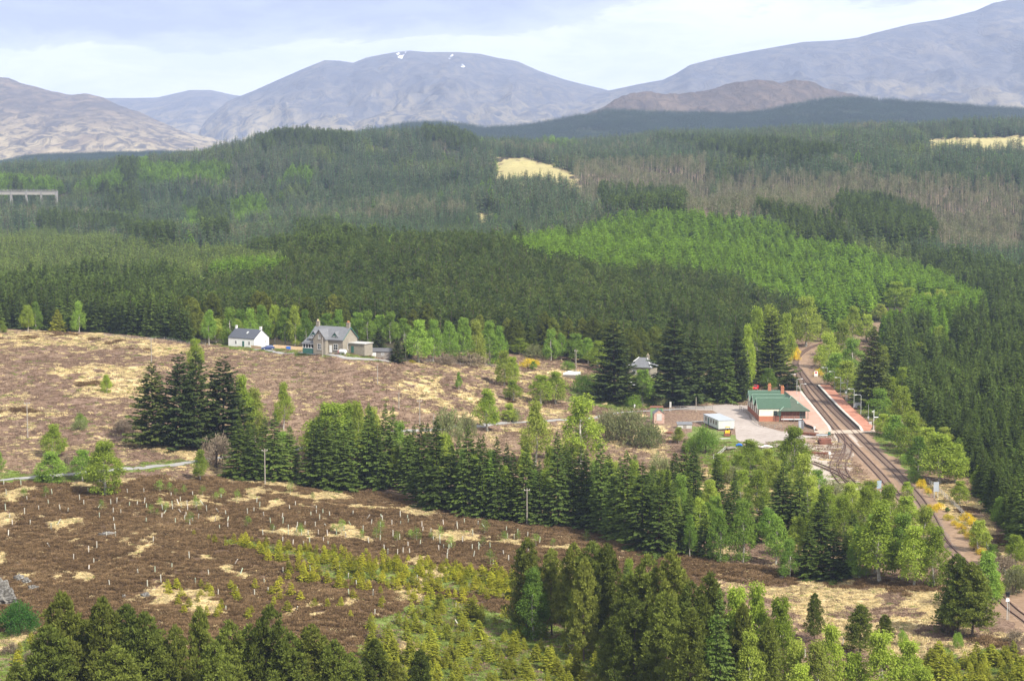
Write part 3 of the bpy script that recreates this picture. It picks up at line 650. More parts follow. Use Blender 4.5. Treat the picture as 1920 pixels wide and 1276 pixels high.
def clumpy(H, centres, rad, per, leaf, seed, droop=0.0, elong=1.0, up=0.0, wr=0.5):
    r = np.random.default_rng(seed); P0 = []; D = []
    for c, q in zip(centres, rad):
        v = r.normal(0, 1, (per, 3)); v /= np.linalg.norm(v, axis=1, keepdims=True)
        rr = q*r.random((per, 1))**0.45; p = c+v*rr*np.array((1, 1, elong))
        P0.append(p); D.append(v*0.8+np.array((0, 0, up-droop))+r.normal(0, 0.4, (per, 3)))
    P0 = np.concatenate(P0); D = np.concatenate(D); n = len(P0)
    L = leaf*(0.7+0.6*r.random(n)); return cards(P0, D, L, L*wr, 0.9, droop*0.3, r)
def birch(H=12, Rr=2.4, seed=1, nclump=110, per=34, leaf=0.42, base=0.14, droop=0.45, shape=0.0):
    r = np.random.default_rng(seed); C = []; Q = []
    lob = r.normal(0, 1, 8)
    for i in range(nclump):
        t = r.random()**0.85; z = H*(base+(0.97-base)*t)
        prof = (math.sin(math.pi*min(1, (t+0.10+shape))**0.80)**0.75 if t < 0.9 else 0.42) if t+0.1+shape < 1 else 0.35
        az = r.random()*2*math.pi; rr = Rr*prof*(1+0.16*lob[int(az/2/math.pi*8) % 8]*math.sin(3*t+lob[1]))*(0.35+0.65*r.random()**0.45)
        C.append((rr*math.cos(az), rr*math.sin(az), z)); Q.append(0.42+0.05*H*r.random()*(1-0.5*t))
    return clumpy(H, np.array(C), Q, per, leaf, seed+99, droop, 1.25, 0.05)
def pine(H=12, Rr=2.6, seed=1, nbr=46, per=46, leaf=0.48, base=0.12):
    r = np.random.default_rng(seed); parts = []; C = []; Q = []
    for i in range(nbr):
        t = (i+r.random())/nbr; z = H*(base+(0.93-base)*t); az = i*2.4+r.normal(0, 0.4)
        ln = Rr*((1-t)**0.55)*(0.72+0.45*r.random())+0.25
        for s in ((0.55, 1.0) if t < 0.85 else (1.0,)):
            C.append((ln*s*math.cos(az), ln*s*math.sin(az), z+ln*s*0.30)); Q.append((0.24+0.14*ln)*(0.6+0.7*r.random()))
    C.append((0, 0, H*0.96)); Q.append(0.4)
    return clumpy(H, np.array(C), Q, per, leaf, seed+7, 0.0, 0.5, 0.6, 0.42)
def bush(Rr=2.0, H=2.6, seed=1, nclump=70, per=30, leaf=0.22, fan=True):
    r = np.random.default_rng(seed); C = []; Q = []
    for i in range(nclump):
        az = r.random()*6.283; el = math.asin(min(1, r.random()**0.8)); q = (0.55+0.45*r.random())
        C.append((Rr*q*math.cos(el)*math.cos(az), Rr*q*math.cos(el)*math.sin(az), H*(0.10+0.85*q*math.sin(el)))); Q.append(0.16*Rr+0.18)
    return clumpy(H, np.array(C), Q, per, leaf, seed+5, -0.3, 1.0, 0.3, 0.45)
def stems(name, H, Rr, mat, n=9, seed=1, r0=0.05):
    r = np.random.default_rng(seed); m_ = MB()
    for i in range(n):
        az = r.random()*6.283; q = r.random()*0.7*Rr
        m_.tube([(0.1*math.cos(az), 0.1*math.sin(az), -0.2), (q*0.5*math.cos(az), q*0.5*math.sin(az), H*0.45), (q*math.cos(az), q*math.sin(az), H*0.85)], [r0, r0*0.7, r0*0.25], 4)
    return mesh(name, m_.V, m_.F, [mat])
def rl(seed, n, z0, z1, l0, l1, el, rr):
    q = random.Random(seed); return [(q.random()*6.28, z0+(z1-z0)*i/n, l0+(l1-l0)*i/n, q.uniform(*el), rr*(1-0.6*i/n)) for i in range(n)]
# kind -> (height of template, half width, [(trunk mesh, crown mesh)])
T = {}
def reg(kind, H, hw, pairs): T[kind] = (H, hw, pairs)
def crown(name, vf, mat): return mesh(name, vf[0], vf[1], [mat])
def mk(kind, H, hw, gens, tm, mat, r0, n=4):
    pr = []
    for i, g in enumerate(gens):
        pr.append((tm(i), crown(kind+'_crown', g, mat)))
    reg(kind, H, hw, pr)
mk('spruce', 15, 2.9, [spruce(15, rr, 40, 9, 10, s, pw=p) for s, rr, p in ((1, 2.9, .85), (2, 2.5, .7), (3, 3.2, 1.0), (4, 2.7, .75), (5, 3.0, .9), (6, 2.4, .85), (7, 3.3, .8), (8, 2.8, 1.1))],
   lambda i: trunk_mesh('spruce_trunk', 15, 0.22, M_bark), M_spruce, 0.2)
mk('fir', 22, 5.0, [spruce(22, rr, 44, 10, 14, s, base=0.05, ragged=0.33, pw=p, droop=0.10) for s, rr, p in ((11, 5.0, .55), (12, 4.6, .65), (13, 5.2, .48))],
   lambda i: trunk_mesh('fir_trunk', 22, 0.42, M_bark), M_fir, 0.4)
mk('pine', 12, 2.9, [pine(12, rr, s, 92, 74, 0.36) for s, rr in ((21, 2.9), (22, 2.5), (23, 3.1), (24, 2.6))],
   lambda i: trunk_mesh('pine_trunk', 12, 0.17, M_bark, rl(i, 26, 1.5, 11, 2.0, 0.7, (0.1, 0.5), 0.05), bend=0.1), M_frontpine, 0.2)
mk('birch', 12, 2.5, [birch(12, rr, s, 125, 62, 0.32, base=b, shape=sh) for s, rr, b, sh in ((31, 2.5, .16, 0), (32, 2.2, .2, .05), (33, 2.7, .12, .1), (34, 2.4, .1, .0), (35, 2.1, .22, -.03))],
   lambda i: trunk_mesh('birch_trunk', 12, 0.20, M_barkb, rl(i+9, 18, 2.5, 10, 2.1, 0.8, (0.5, 1.0), 0.06), bend=0.18), M_birch, 0.2)
reg('fresh', 12, 2.5, [(a, (lambda c: (c.materials.clear(), c.materials.append(M_birchg), c)[2])(b.copy())) for a, b in T['birch'][2]])
mk('larch', 14, 2.6, [spruce(14, rr, 36, 8, 9, s, pw=.72, ragged=0.25, droop=0.1) for s, rr in ((41, 2.6), (42, 2.3), (43, 2.8))],
   lambda i: trunk_mesh('larch_trunk', 14, 0.18, M_bark), M_larch, 0.2)
mk('young', 3, 0.95, [spruce(3, rr, 13, 6, 5, s, base=0.02, pw=.8, ragged=0.25, droop=-0.15) for s, rr in ((51, .95), (52, .8), (53, 1.05))],
   lambda i: trunk_mesh('sapling_stem', 3, 0.04, M_bark, n=4), M_yellow, 0.2)
mk('younggreen', 6, 1.7, [spruce(6, rr, 22, 8, 7, s, base=0.02, pw=.8, ragged=0.22, droop=-0.05) for s, rr in ((55, 1.7), (56, 1.5), (57, 1.9))],
   lambda i: trunk_mesh('young_trunk', 6, 0.07, M_bark, n=5), foliage('lime_needles', [(0.220, 0.235, 0.030), (0.310, 0.315, 0.040), (0.250, 0.285, 0.042)], 0.7, 0.35), 0.2)
mk('willow', 3.2, 2.6, [bush(2.6, 3.2, s, 90, 34, 0.24) for s in (61, 62)], lambda i: stems('willow_stem', 3.2, 2.6, M_bark, 14, i), M_willow, 0.2)
mk('twiggy', 3.2, 2.6, [bush(2.6, 3.2, s, 80, 30, 0.26) for s in (63, 64)], lambda i: stems('shrub_stem', 3.2, 2.6, M_bark, 14, i), M_twig, 0.2)
mk('bush', 3.2, 2.4, [bush(2.4, 3.2, s, 90, 34, 0.24) for s in (65, 66, 67)], lambda i: stems('bush_stem', 3.2, 2.4, M_bark, 9, i+3), M_birchg, 0.2)
mk('gorse', 1.8, 1.6, [bush(1.6, 1.8, s, 60, 34, 0.15) for s in (71, 72)], lambda i: stems('gorse_stem', 1.8, 1.6, M_bark, 9, i), M_gorse, 0.2)
mk('holly', 5, 3.0, [bush(3.0, 5, s, 150, 50, 0.26) for s in (75,)], lambda i: stems('holly_stem', 5, 3.0, M_bark, 9, i), M_holly, 0.2)
mk('sapling', 2.2, 0.7, [birch(2.2, 0.7, s, 24, 16, 0.16, 0.38, 0.1) for s in (81, 82, 83)], lambda i: trunk_mesh('sapling_stem', 2.2, 0.03, M_barkb, n=4), M_birchg, 0.2)

LOG = []     # every single plant: object, kind, u
def plant(kind, x, y, z, h, name, label, cat, group=None, wf=1.0, rz=None, var=None, row=None):
    H, hw, prs = T[kind]; q = random.random()
    i = random.randrange(len(prs)) if var is None else var % len(prs)
    s = h/H
    e = empty(name, label, cat, (x, y, z-0.05), random.random()*6.28 if rz is None else rz, (s*wf, s*wf, s), group)
    e.rotation_euler[0] = random.uniform(-.02, .02); e.rotation_euler[1] = random.uniform(-.02, .02)
    tr, cr = prs[i]
    tn = 'stem' if kind in ('willow', 'twiggy', 'bush', 'gorse', 'holly', 'sapling', 'young') else 'trunk'
    link(tn, tr, e); link('crown', cr, e)
    LOG.append((e, kind, row)); return e
NAMES = {'spruce': ('spruce_tree', 'spruce'), 'fir': ('fir_tree', 'fir tree'), 'pine': ('pine_tree', 'pine tree'), 'birch': ('birch_tree', 'birch tree'), 'fresh': ('birch_tree', 'birch tree'),
         'larch': ('larch_tree', 'larch'), 'young': ('young_spruce', 'young conifer'), 'younggreen': ('young_spruce', 'young conifer'), 'willow': ('willow_bush', 'bush'), 'twiggy': ('bare_bush', 'bush'),
         'bush': ('green_bush', 'bush'), 'gorse': ('gorse_bush', 'gorse'), 'holly': ('holly_bush', 'bush'), 'sapling': ('sapling', 'sapling')}
def tree_px(kind, u, vb, vt, row, width=None, Y=None):
    """one plant rooted at the ground point (u, vb), its top on row vt"""
    if Y is None: x, y, z = P(u, vb)
    else: x, y, z = PY(u, Y); vb = float(proj(x, y, z)[1])
    h = max((vb-vt)*y/F*1.01, 0.8); H, hw, _ = T[kind]
    wf = 1.0
    if width: wf = min(max((width*y/F/2)/(hw*h/H), 0.45), 2.6)
    nm, ct = NAMES[kind]
    return plant(kind, x, y, z, h, nm, None, ct, None, wf, row=row)

# ------------------------------------------------------------------ single trees and shrubs, one line each: kind, u, base row, top row, width
ROWS = {
 'bigfir': ('tall dark fir', 'in the clump standing in the open moor', 'tall firs on the open moor'),
 'moorbirch': ('birch', 'among the firs at the far side of the belt', 'birches on the open moor'),
 'roadbirch': ('airy birch', 'along the narrow lane at the left', 'birches beside the lane'),
 'bare': ('grey brown leafless bush', 'on the moor', 'leafless bushes on the moor'),
 'belt': ('dark green spruce', 'along the front of the long conifer belt', 'spruces of the belt'),
 'beltback': ('dark green spruce', 'in the back of the long conifer belt', 'spruces behind the belt edge'),
 'beltbirch': ('tall pale green birch', 'rising out of the conifer belt', 'birches rising out of the belt'),
 'houserow': ('birch', 'in the row behind the two houses', 'birches behind the houses'),
 'housedark': ('dark rounded evergreen', 'by the grey shed of the stone house', 'evergreens by the shed'),
 'edge': ('small bright tree', 'before the forest edge at the far left', 'small trees before the forest edge'),
 'midbirch': ('leafy birch', 'on the tan slope between the houses and the station', 'birches on the tan slope'),
 'stnfir': ('great dark fir', 'round the station yard', 'dark firs at the station'),
 'stnspruce': ('slim spruce', 'between the big firs of the station', 'slim conifers at the station'),
 'stnbirch': ('bright birch', 'behind and beside the station', 'birches at the station'),
 'lineright': ('round green birch', 'on the bank right of the railway', 'birches right of the track'),
 'yardbirch': ('yellow green birch', 'in front of the station yard', 'birches in front of the yard'),
 'yardbush': ('grey green willow bush', 'round the station yard', 'willow bushes at the yard'),
 'southspruce': ('spruce', 'in the wood above the straw patch', 'spruces of the south wood'),
 'southbirch': ('birch', 'in the wood above the straw patch', 'birches of the south wood'),
 'strawpine': ('olive pine', 'on or beside the pale straw patch', 'pines by the straw patch'),
 'strawbirch': ('birch', 'below or beside the pale straw patch', 'birches by the straw patch'),
 'frontpine': ('olive green pine', 'in the bottom centre stand', 'pines of the foreground stand'),
 'frontbirch': ('bright birch', 'in the bottom centre stand', 'birches of the foreground stand'),
 'cornerpine': ('olive green pine', 'in the row along the bottom left edge', 'pines along the bottom left'),
 'gorse': ('yellow flowering gorse bush', 'beside the railway or the lane', 'gorse bushes'),
 'holly': ('glossy round green bush', 'under the rock outcrop at the left edge', None),
}
TL = {
 'bigfir': [('fir', 287, 836, 682, 66), ('fir', 337, 840, 663, 66), ('fir', 371, 838, 655, 60), ('fir', 419, 838, 671, 78)],
 'moorbirch': [('birch', 367, 695, 636, 34), ('birch', 455, 835, 703, 50), ('birch', 478, 838, 728, 46), ('birch', 531, 805, 716, 36), ('birch', 200, 737, 702, 22), ('birch', 620, 865, 755, 100), ('birch', 655, 850, 752, 70), ('birch', 590, 860, 790, 60), ('bush', 152, 800, 773, 24), ('birch', 695, 850, 762, 50)],
 'roadbirch': [('birch', 101, 858, 795, 48), ('fresh', 97, 905, 846, 58), ('fresh', 156, 902, 842, 44), ('birch', 197, 928, 826, 72), ('birch', 375, 900, 843, 32), ('fresh', -4, 882, 845, 26), ('birch', 185, 905, 850, 36), ('bush', 80, 905, 890, 40)],
 'bare': [('twiggy', 405, 877, 812, 66), ('twiggy', 232, 808, 784, 46), ('willow', 150, 806, 784, 34), ('twiggy', 128, 885, 850, 30), ('twiggy', 880, 684, 660, 72), ('twiggy', 835, 685, 664, 40), ('willow', 960, 790, 765, 40)],
 'houserow': [(('fresh', 'birch')[u % 2], u, vb, vt-3, w) for u, vb, vt, w in [(392, 645, 583, 30), (405, 650, 600, 36), (432, 646, 578, 34), (452, 646, 582, 34), (470, 644, 580, 30), (492, 648, 576, 36), (515, 650, 574, 34), (536, 652, 580, 32), (553, 654, 577, 30), (572, 655, 584, 32), (614, 645, 590, 34), (634, 645, 584, 30), (672, 655, 588, 34), (690, 660, 584, 32), (712, 662, 592, 36), (732, 664, 586, 32), (756, 670, 600, 36), (786, 680, 604, 52), (812, 678, 602, 34), (842, 680, 604, 36), (868, 680, 600, 40), (893, 682, 602, 36), (918, 684, 606, 40), (938, 686, 615, 30), (445, 650, 600, 30), (602, 648, 600, 26), (385, 650, 605, 24)]],
 'housedark': [('fir', 745, 680, 633, 26), ('fir', 710, 662, 613, 34), ('fir', 762, 672, 632, 22)],
 'edge': [('birch', 52, 622, 571, 30), ('fresh', 68, 620, 566, 24), ('younggreen', 108, 622, 579, 24), ('fresh', 128, 622, 595, 28), ('fresh', 148, 622, 564, 26), ('birch', 2, 624, 600, 20), ('birch', 335, 630, 590, 24), ('willow', 320, 632, 612, 24)],
 'midbirch': [('birch', 945, 724, 657, 34), ('birch', 960, 724, 668, 30), ('fresh', 860, 731, 698, 13), ('birch', 962, 752, 712, 36), ('birch', 1015, 757, 702, 46), ('birch', 1042, 757, 696, 42), ('fresh', 1033, 676, 616, 30), ('fresh', 1052, 676, 624, 26), ('fresh', 1080, 680, 625, 40), ('fresh', 1103, 682, 634, 34), ('birch', 1122, 694, 640, 44), ('birch', 975, 664, 634, 34), ('willow', 1000, 672, 645, 36), ('fresh', 1000, 693, 677, 14), ('birch', 914, 808, 730, 50), ('birch', 1003, 872, 752, 58), ('birch', 1088, 872, 738, 80), ('bush', 1065, 695, 676, 30), ('birch', 955, 790, 755, 30)],
 'stnfir': [('fir', 1152, 752, 596, 80), ('fir', 1262, 757, 584, 92), ('fir', 1300, 753, 604, 66), ('fir', 1448, 722, 583, 68), ('fir', 1637, 765, 611, 64), ('fir', 1620, 752, 668, 40), ('fir', 1378, 750, 606, 50)],
 'stnspruce': [('spruce', 1332, 745, 612, 46), ('spruce', 1362, 755, 620, 44), ('spruce', 1352, 735, 640, 40), ('spruce', 1658, 745, 683, 36), ('spruce', 1395, 745, 640, 34), ('fir', 1480, 735, 700, 36), ('spruce', 1450, 725, 680, 24)],
 'stnbirch': [('fresh', 1206, 757, 691, 48), ('birch', 1229, 690, 627, 34), ('birch', 1418, 715, 577, 44), ('birch', 1445, 705, 572, 56), ('birch', 1470, 700, 585, 40), ('birch', 1510, 650, 556, 54), ('birch', 1488, 645, 580, 40), ('fresh', 1440, 730, 690, 30), ('bush', 1185, 762, 738, 40), ('fresh', 1130, 740, 700, 40), ('bush', 1095, 735, 700, 44), ('birch', 1402, 735, 610, 30)],
 'lineright': [('bush', 1715, 905, 880, 30), ('bush', 1700, 870, 850, 30), ('birch', 1655, 815, 775, 30), ('fresh', 1860, 1060, 1020, 34), ('birch', 1800, 945, 900, 34), ('fresh', 1565, 725, 662, 52), ('birch', 1553, 690, 622, 46), ('birch', 1585, 735, 676, 50), ('fresh', 1598, 700, 632, 48), ('birch', 1580, 670, 600, 44), ('birch', 1600, 640, 575, 40), ('birch', 1625, 640, 590, 36), ('fresh', 1650, 782, 727, 48), ('birch', 1693, 745, 688, 34), ('birch', 1690, 800, 722, 46),
   ('fresh', 1680, 838, 778, 50), ('birch', 1706, 850, 774, 56), ('birch', 1740, 872, 798, 56), ('birch', 1762, 905, 812, 84), ('fresh', 1722, 888, 818, 44), ('birch', 1790, 905, 830, 50), ('birch', 1668, 820, 782, 30), ('birch', 1835, 1035, 972, 44), ('fresh', 1776, 960, 950, 14),
   ('birch', 1680, 585, 528, 44), ('birch', 1705, 588, 540, 40), ('birch', 1735, 590, 548, 40), ('birch', 1762, 590, 542, 40), ('birch', 1790, 590, 546, 44), ('birch', 1650, 600, 570, 36), ('birch', 1815, 592, 555, 40), ('birch', 1542, 640, 600, 30), ('birch', 1615, 600, 572, 30), ('birch', 1905, 1065, 1000, 46)],
 'yardbirch': [('birch', 1408, 878, 824, 58), ('birch', 1486, 905, 798, 62), ('birch', 1505, 940, 850, 56), ('bush', 1322, 850, 797, 56), ('bush', 1300, 850, 815, 40), ('birch', 1440, 905, 840, 40), ('birch', 1385, 900, 850, 40), ('birch', 1272, 830, 800, 26)],
 'yardbush': [('willow', 1178, 832, 762, 92), ('willow', 1140, 825, 765, 60), ('willow', 1240, 762, 738, 34), ('willow', 1215, 840, 785, 60), ('willow', 838, 835, 764, 64), ('willow', 875, 825, 775, 40), ('willow', 1370, 905, 870, 56), ('willow', 1240, 905, 850, 60), ('willow', 1560, 940, 900, 50), ('willow', 1900, 1115, 1060, 60), ('twiggy', 1880, 1075, 1035, 60)],
 'southspruce': [('spruce', 1466, 1005, 862, 70), ('spruce', 1497, 1010, 880, 56), ('spruce', 1540, 1055, 912, 60), ('spruce', 1562, 1086, 982, 70), ('spruce', 1518, 1085, 975, 52), ('spruce', 1320, 1045, 940, 44), ('spruce', 1600, 1020, 960, 40), ('spruce', 1430, 990, 930, 40), ('spruce', 1585, 1078, 1000, 44), ('spruce', 1375, 975, 880, 44), ('spruce', 1345, 950, 850, 40), ('spruce', 1300, 985, 842, 60), ('spruce', 1282, 940, 820, 46)],
 'southbirch': [('fresh', 1294, 1045, 962, 30), ('fresh', 1350, 1054, 954, 46), ('fresh', 1392, 1054, 936, 50), ('fresh', 1455, 1058, 961, 46), ('fresh', 1480, 1083, 1008, 38), ('birch', 1495, 1050, 966, 40), ('fresh', 1611, 1084, 984, 46), ('birch', 1580, 1010, 925, 50), ('birch', 1625, 1010, 912, 56), ('birch', 1650, 1090, 938, 90), ('fresh', 1690, 1085, 960, 60), ('birch', 1713, 1098, 982, 60), ('birch', 1752, 1100, 985, 56), ('birch', 1700, 1010, 928, 56), ('birch', 1735, 1040, 945, 50), ('birch', 1665, 990, 905, 50), ('fresh', 1640, 1075, 960, 60), ('birch', 1550, 985, 910, 50), ('birch', 1420, 960, 880, 50), ('birch', 1390, 940, 880, 44), ('birch', 1330, 960, 900, 40), ('birch', 1700, 930, 902, 24)],
 'strawpine': [('pine', 1795, 1192, 1032, 80), ('pine', 1822, 1196, 1048, 84), ('pine', 1527, 1205, 1108, 32), ('pine', 1613, 1228, 1128, 54), ('pine', 1658, 1210, 1150, 34), ('fir', 1775, 1185, 1100, 40)],
 'strawbirch': [('fresh', 1848, 1152, 1030, 62), ('birch', 1862, 1130, 1075, 50), ('bush', 1693, 1210, 1178, 20), ('twiggy', 1775, 1190, 1160, 44), ('bush', 1795, 1215, 1182, 22), ('birch', 1555, 1340, 1165, 62), ('birch', 1530, 1350, 1200, 70), ('birch', 1650, 1345, 1180, 80), ('birch', 1700, 1345, 1195, 70), ('birch', 1600, 1340, 1215, 60), ('twiggy', 1905, 1205, 1180, 50), ('birch', 1730, 1350, 1245, 60), ('birch', 1500, 1360, 1240, 60)],
 'frontpine': [('pine', 988, 1195, 1002, 66), ('pine', 1035, 1190, 1020, 60), ('pine', 1075, 1200, 1010, 74), ('pine', 1110, 1215, 1005, 80), ('pine', 1140, 1230, 1010, 80), ('pine', 1095, 1240, 1035, 60), ('pine', 1180, 1250, 1070, 80), ('pine', 1215, 1255, 1030, 80), ('pine', 1260, 1265, 1020, 90), ('pine', 1300, 1290, 1080, 80), ('pine', 1240, 1320, 1100, 90), ('pine', 1190, 1310, 1110, 80), ('pine', 1330, 1320, 1060, 90), ('pine', 1290, 1345, 1130, 90), ('pine', 1060, 1170, 1080, 50), ('pine', 1395, 1330, 1120, 66), ('spruce', 1170, 1210, 1050, 50), ('pine', 1440, 1340, 1150, 70), ('pine', 1150, 1290, 1150, 70), ('spruce', 1350, 1345, 1090, 60)],
 'frontbirch': [('fresh', 1001, 1200, 1062, 58), ('fresh', 975, 1190, 1110, 40), ('birch', 1178, 1150, 1045, 30), ('birch', 1380, 1320, 1092, 70), ('birch', 1420, 1310, 1088, 70), ('birch', 1462, 1320, 1112, 66), ('fresh', 1345, 1330, 1150, 60), ('birch', 1490, 1340, 1190, 60), ('fresh', 1155, 1270, 1170, 30), ('birch', 1404, 1345, 1180, 60)],
 'cornerpine': [('pine', u, vb, vt, w) for u, vb, vt, w in [(120, 1390, 1098, 110), (95, 1400, 1160, 110), (195, 1390, 1105, 100), (160, 1380, 1150, 90), (240, 1385, 1120, 110), (280, 1390, 1135, 100), (335, 1400, 1160, 70), (375, 1390, 1125, 70), (300, 1400, 1180, 100), (430, 1395, 1150, 100), (470, 1385, 1160, 90), (510, 1390, 1122, 90), (545, 1400, 1175, 110), (590, 1395, 1158, 110), (625, 1400, 1190, 100), (220, 1420, 1200, 110), (705, 1360, 1190, 70), (790, 1340, 1210, 64), (660, 1380, 1215, 70), (40, 1420, 1230, 90), (405, 1420, 1190, 90), (740, 1400, 1230, 70)]],
 'gorse': [('gorse', u, vb, vt, w) for u, vb, vt, w in [(1778, 975, 962, 24), (1790, 985, 975, 18), (1850, 1050, 1036, 24), (1740, 925, 914, 16), (1805, 1000, 990, 18), (990, 688, 671, 32), (1004, 686, 674, 20), (922, 682, 674, 14), (772, 680, 674, 16), (1490, 676, 660, 22), (1484, 668, 652, 18), (1494, 664, 650, 16), (1530, 680, 666, 14), (1535, 705, 690, 20), (1728, 915, 898, 24), (1745, 960, 945, 30), (1760, 955, 942, 26), (1812, 976, 960, 28), (1822, 986, 968, 22), (1802, 992, 980, 22), (1818, 1010, 994, 24), (1826, 1030, 1014, 20), (1840, 1040, 1026, 24), (1695, 596, 584, 14), (1750, 592, 582, 12), (1645, 908, 898, 12), (1690, 598, 588, 16)]],
 'holly': [('holly', 38, 1188, 1124, 78)],
}
random.seed(5)
belt = [(448, 896, 778, 56), (478, 900, 792, 46), (515, 902, 770, 56), (545, 900, 795, 46), (586, 913, 785, 64), (612, 918, 778, 60), (645, 920, 806, 56), (655, 912, 770, 50), (690, 912, 752, 60), (708, 915, 790, 50), (735, 912, 760, 50), (765, 920, 800, 50), (790, 940, 788, 54), (818, 952, 775, 66), (845, 955, 830, 54), (880, 965, 794, 56), (905, 970, 812, 50), (932, 975, 815, 56), (962, 975, 842, 50), (985, 980, 832, 54), (1012, 982, 860, 54), (1047, 985, 806, 66), (1075, 985, 830, 56), (1100, 990, 842, 60), (1128, 1000, 822, 56), (1150, 1010, 880, 56), (1178, 1015, 842, 62), (1205, 1030, 862, 70), (1235, 1040, 880, 60), (1262, 1035, 900, 56), (1290, 1040, 905, 50)]
TL['belt'] = [('spruce',)+b for b in belt]
TL['beltback'] = [('spruce', 468, 870, 790, 40), ('spruce', 498, 875, 780, 40), ('spruce', 530, 876, 800, 40)] + \
 [('spruce', u, vb, vb-h, 44) for u, vb, h in [(600, 885, 110), (630, 888, 118), (672, 890, 150), (700, 892, 120), (722, 892, 140), (750, 900, 118), (775, 905, 110), (800, 915, 125), (830, 920, 118), (862, 930, 115), (895, 935, 118), (920, 940, 105), (950, 940, 112), (1000, 945, 95), (1030, 945, 118), (1065, 950, 105), (1090, 950, 118), (1115, 960, 108), (1140, 965, 118), (1165, 970, 115), (1190, 975, 120), (1220, 985, 110), (1250, 990, 118), (1275, 1000, 120), (1225, 940, 70), (1190, 930, 80), (1150, 925, 70), (1300, 900, 75), (1310, 1000, 100), (1340, 1010, 90), (1265, 925, 80), (1060, 910, 80), (985, 905, 70), (1405, 1015, 90), (1365, 1015, 100)]]
TL['beltbirch'] = [('birch', 700, 905, 800, 40), ('birch', 742, 915, 835, 34), ('birch', 812, 935, 850, 36), ('fresh', 868, 950, 840, 34), ('birch', 948, 965, 870, 36), ('birch', 1022, 970, 880, 38), ('fresh', 1108, 985, 890, 36), ('birch', 1160, 985, 905, 40), ('birch', 1265, 1010, 930, 40), ('birch', 1310, 1020, 930, 40), ('birch', 836, 915, 812, 44), ('birch', 890, 960, 850, 40), ('birch', 770, 900, 815, 40), ('fresh', 915, 945, 860, 36), ('birch', 1140, 930, 860, 40), ('fresh', 1210, 960, 890, 44), ('birch', 1245, 965, 880, 50), ('birch', 1330, 1000, 900, 44), ('birch', 1195, 1000, 900, 40), ('fresh', 1000, 960, 880, 36), ('birch', 1290, 960, 890, 44)]
_m = TL['beltback'][2::3]; TL['beltback'] = [t_ for i, t_ in enumerate(TL['beltback']) if i % 3 != 2]; TL['beltbirch'] += [(('fresh', 'birch')[i % 2], t_[1], t_[2], t_[3]+8, 38) for i, t_ in enumerate(_m)]
TL['lineright'] += [('fresh', 1800, 875, 820, 46), ('birch', 1770, 850, 800, 40), ('birch', 1715, 820, 770, 40), ('birch', 1840, 925, 870, 44), ('fresh', 1875, 985, 930, 40), ('birch', 1668, 760, 705, 36), ('birch', 1655, 705, 650, 36), ('birch', 1905, 1110, 1060, 50)]
TL['lineright'] += [('birch', 1725, 700, 640, 36), ('fresh', 1790, 745, 690, 40), ('birch', 1850, 820, 765, 44), ('birch', 1820, 690, 640, 36), ('fresh', 1895, 900, 840, 46), ('birch', 1760, 660, 610, 34)]
TL['southbirch'] += [('birch', 1530, 1020, 940, 50), ('birch', 1600, 1060, 985, 44), ('fresh', 1440, 1020, 950, 44), ('fresh', 1320, 1010, 940, 40), ('birch', 1515, 960, 890, 50), ('birch', 1595, 970, 905, 50), ('birch', 1630, 955, 900, 50)]
TL['yardbirch'] += [('birch', 1455, 930, 860, 50), ('birch', 1350, 905, 850, 44), ('fresh', 1530, 930, 880, 40)]
for row, L in TL.items():
    for k, u, vb, vt, w in L: tree_px(k, u, vb, vt, row, w, Y=(652+random.random()*22 if u < 600 else 676+random.random()*16) if row == 'houserow' and u < 760 else None)
ORD = 'first second third fourth fifth sixth seventh eighth ninth tenth eleventh twelfth thirteenth fourteenth fifteenth sixteenth seventeenth eighteenth nineteenth'.split()
def ordinal(i):
    if i < 19: return ORD[i]
    tens = ['twentieth', 'thirtieth', 'fortieth', 'fiftieth', 'sixtieth']; tn = ['twenty', 'thirty', 'forty', 'fifty', 'sixty']
    if i >= 59: tens += ['seventieth', 'eightieth', 'ninetieth']; tn += ['seventy', 'eighty', 'ninety']
    n = i+1; return tens[n//10-2] if n % 10 == 0 else tn[n//10-2]+'-'+ORD[n % 10-1]
for row, (noun, place, grp) in ROWS.items():
    es = sorted([e for e, k, r in LOG if r == row], key=lambda e: e.location.x/e.location.y)
    if row == 'holly':
        es[0]['label'] = noun+' '+place; continue
    for i, e in enumerate(es):
        e['label'] = '%s %s from the left %s' % (ordinal(i), noun, place); e['group'] = grp

def relabel(es, noun, place):
    """name each plant of a loose set by its place in the count from the left"""
    es = sorted(es, key=lambda e: e.location.x/e.location.y)
    if len(es) > 99: return
    for i, e in enumerate(es): e['label'] = '%s %s from the left %s' % (ordinal(i), noun, place)

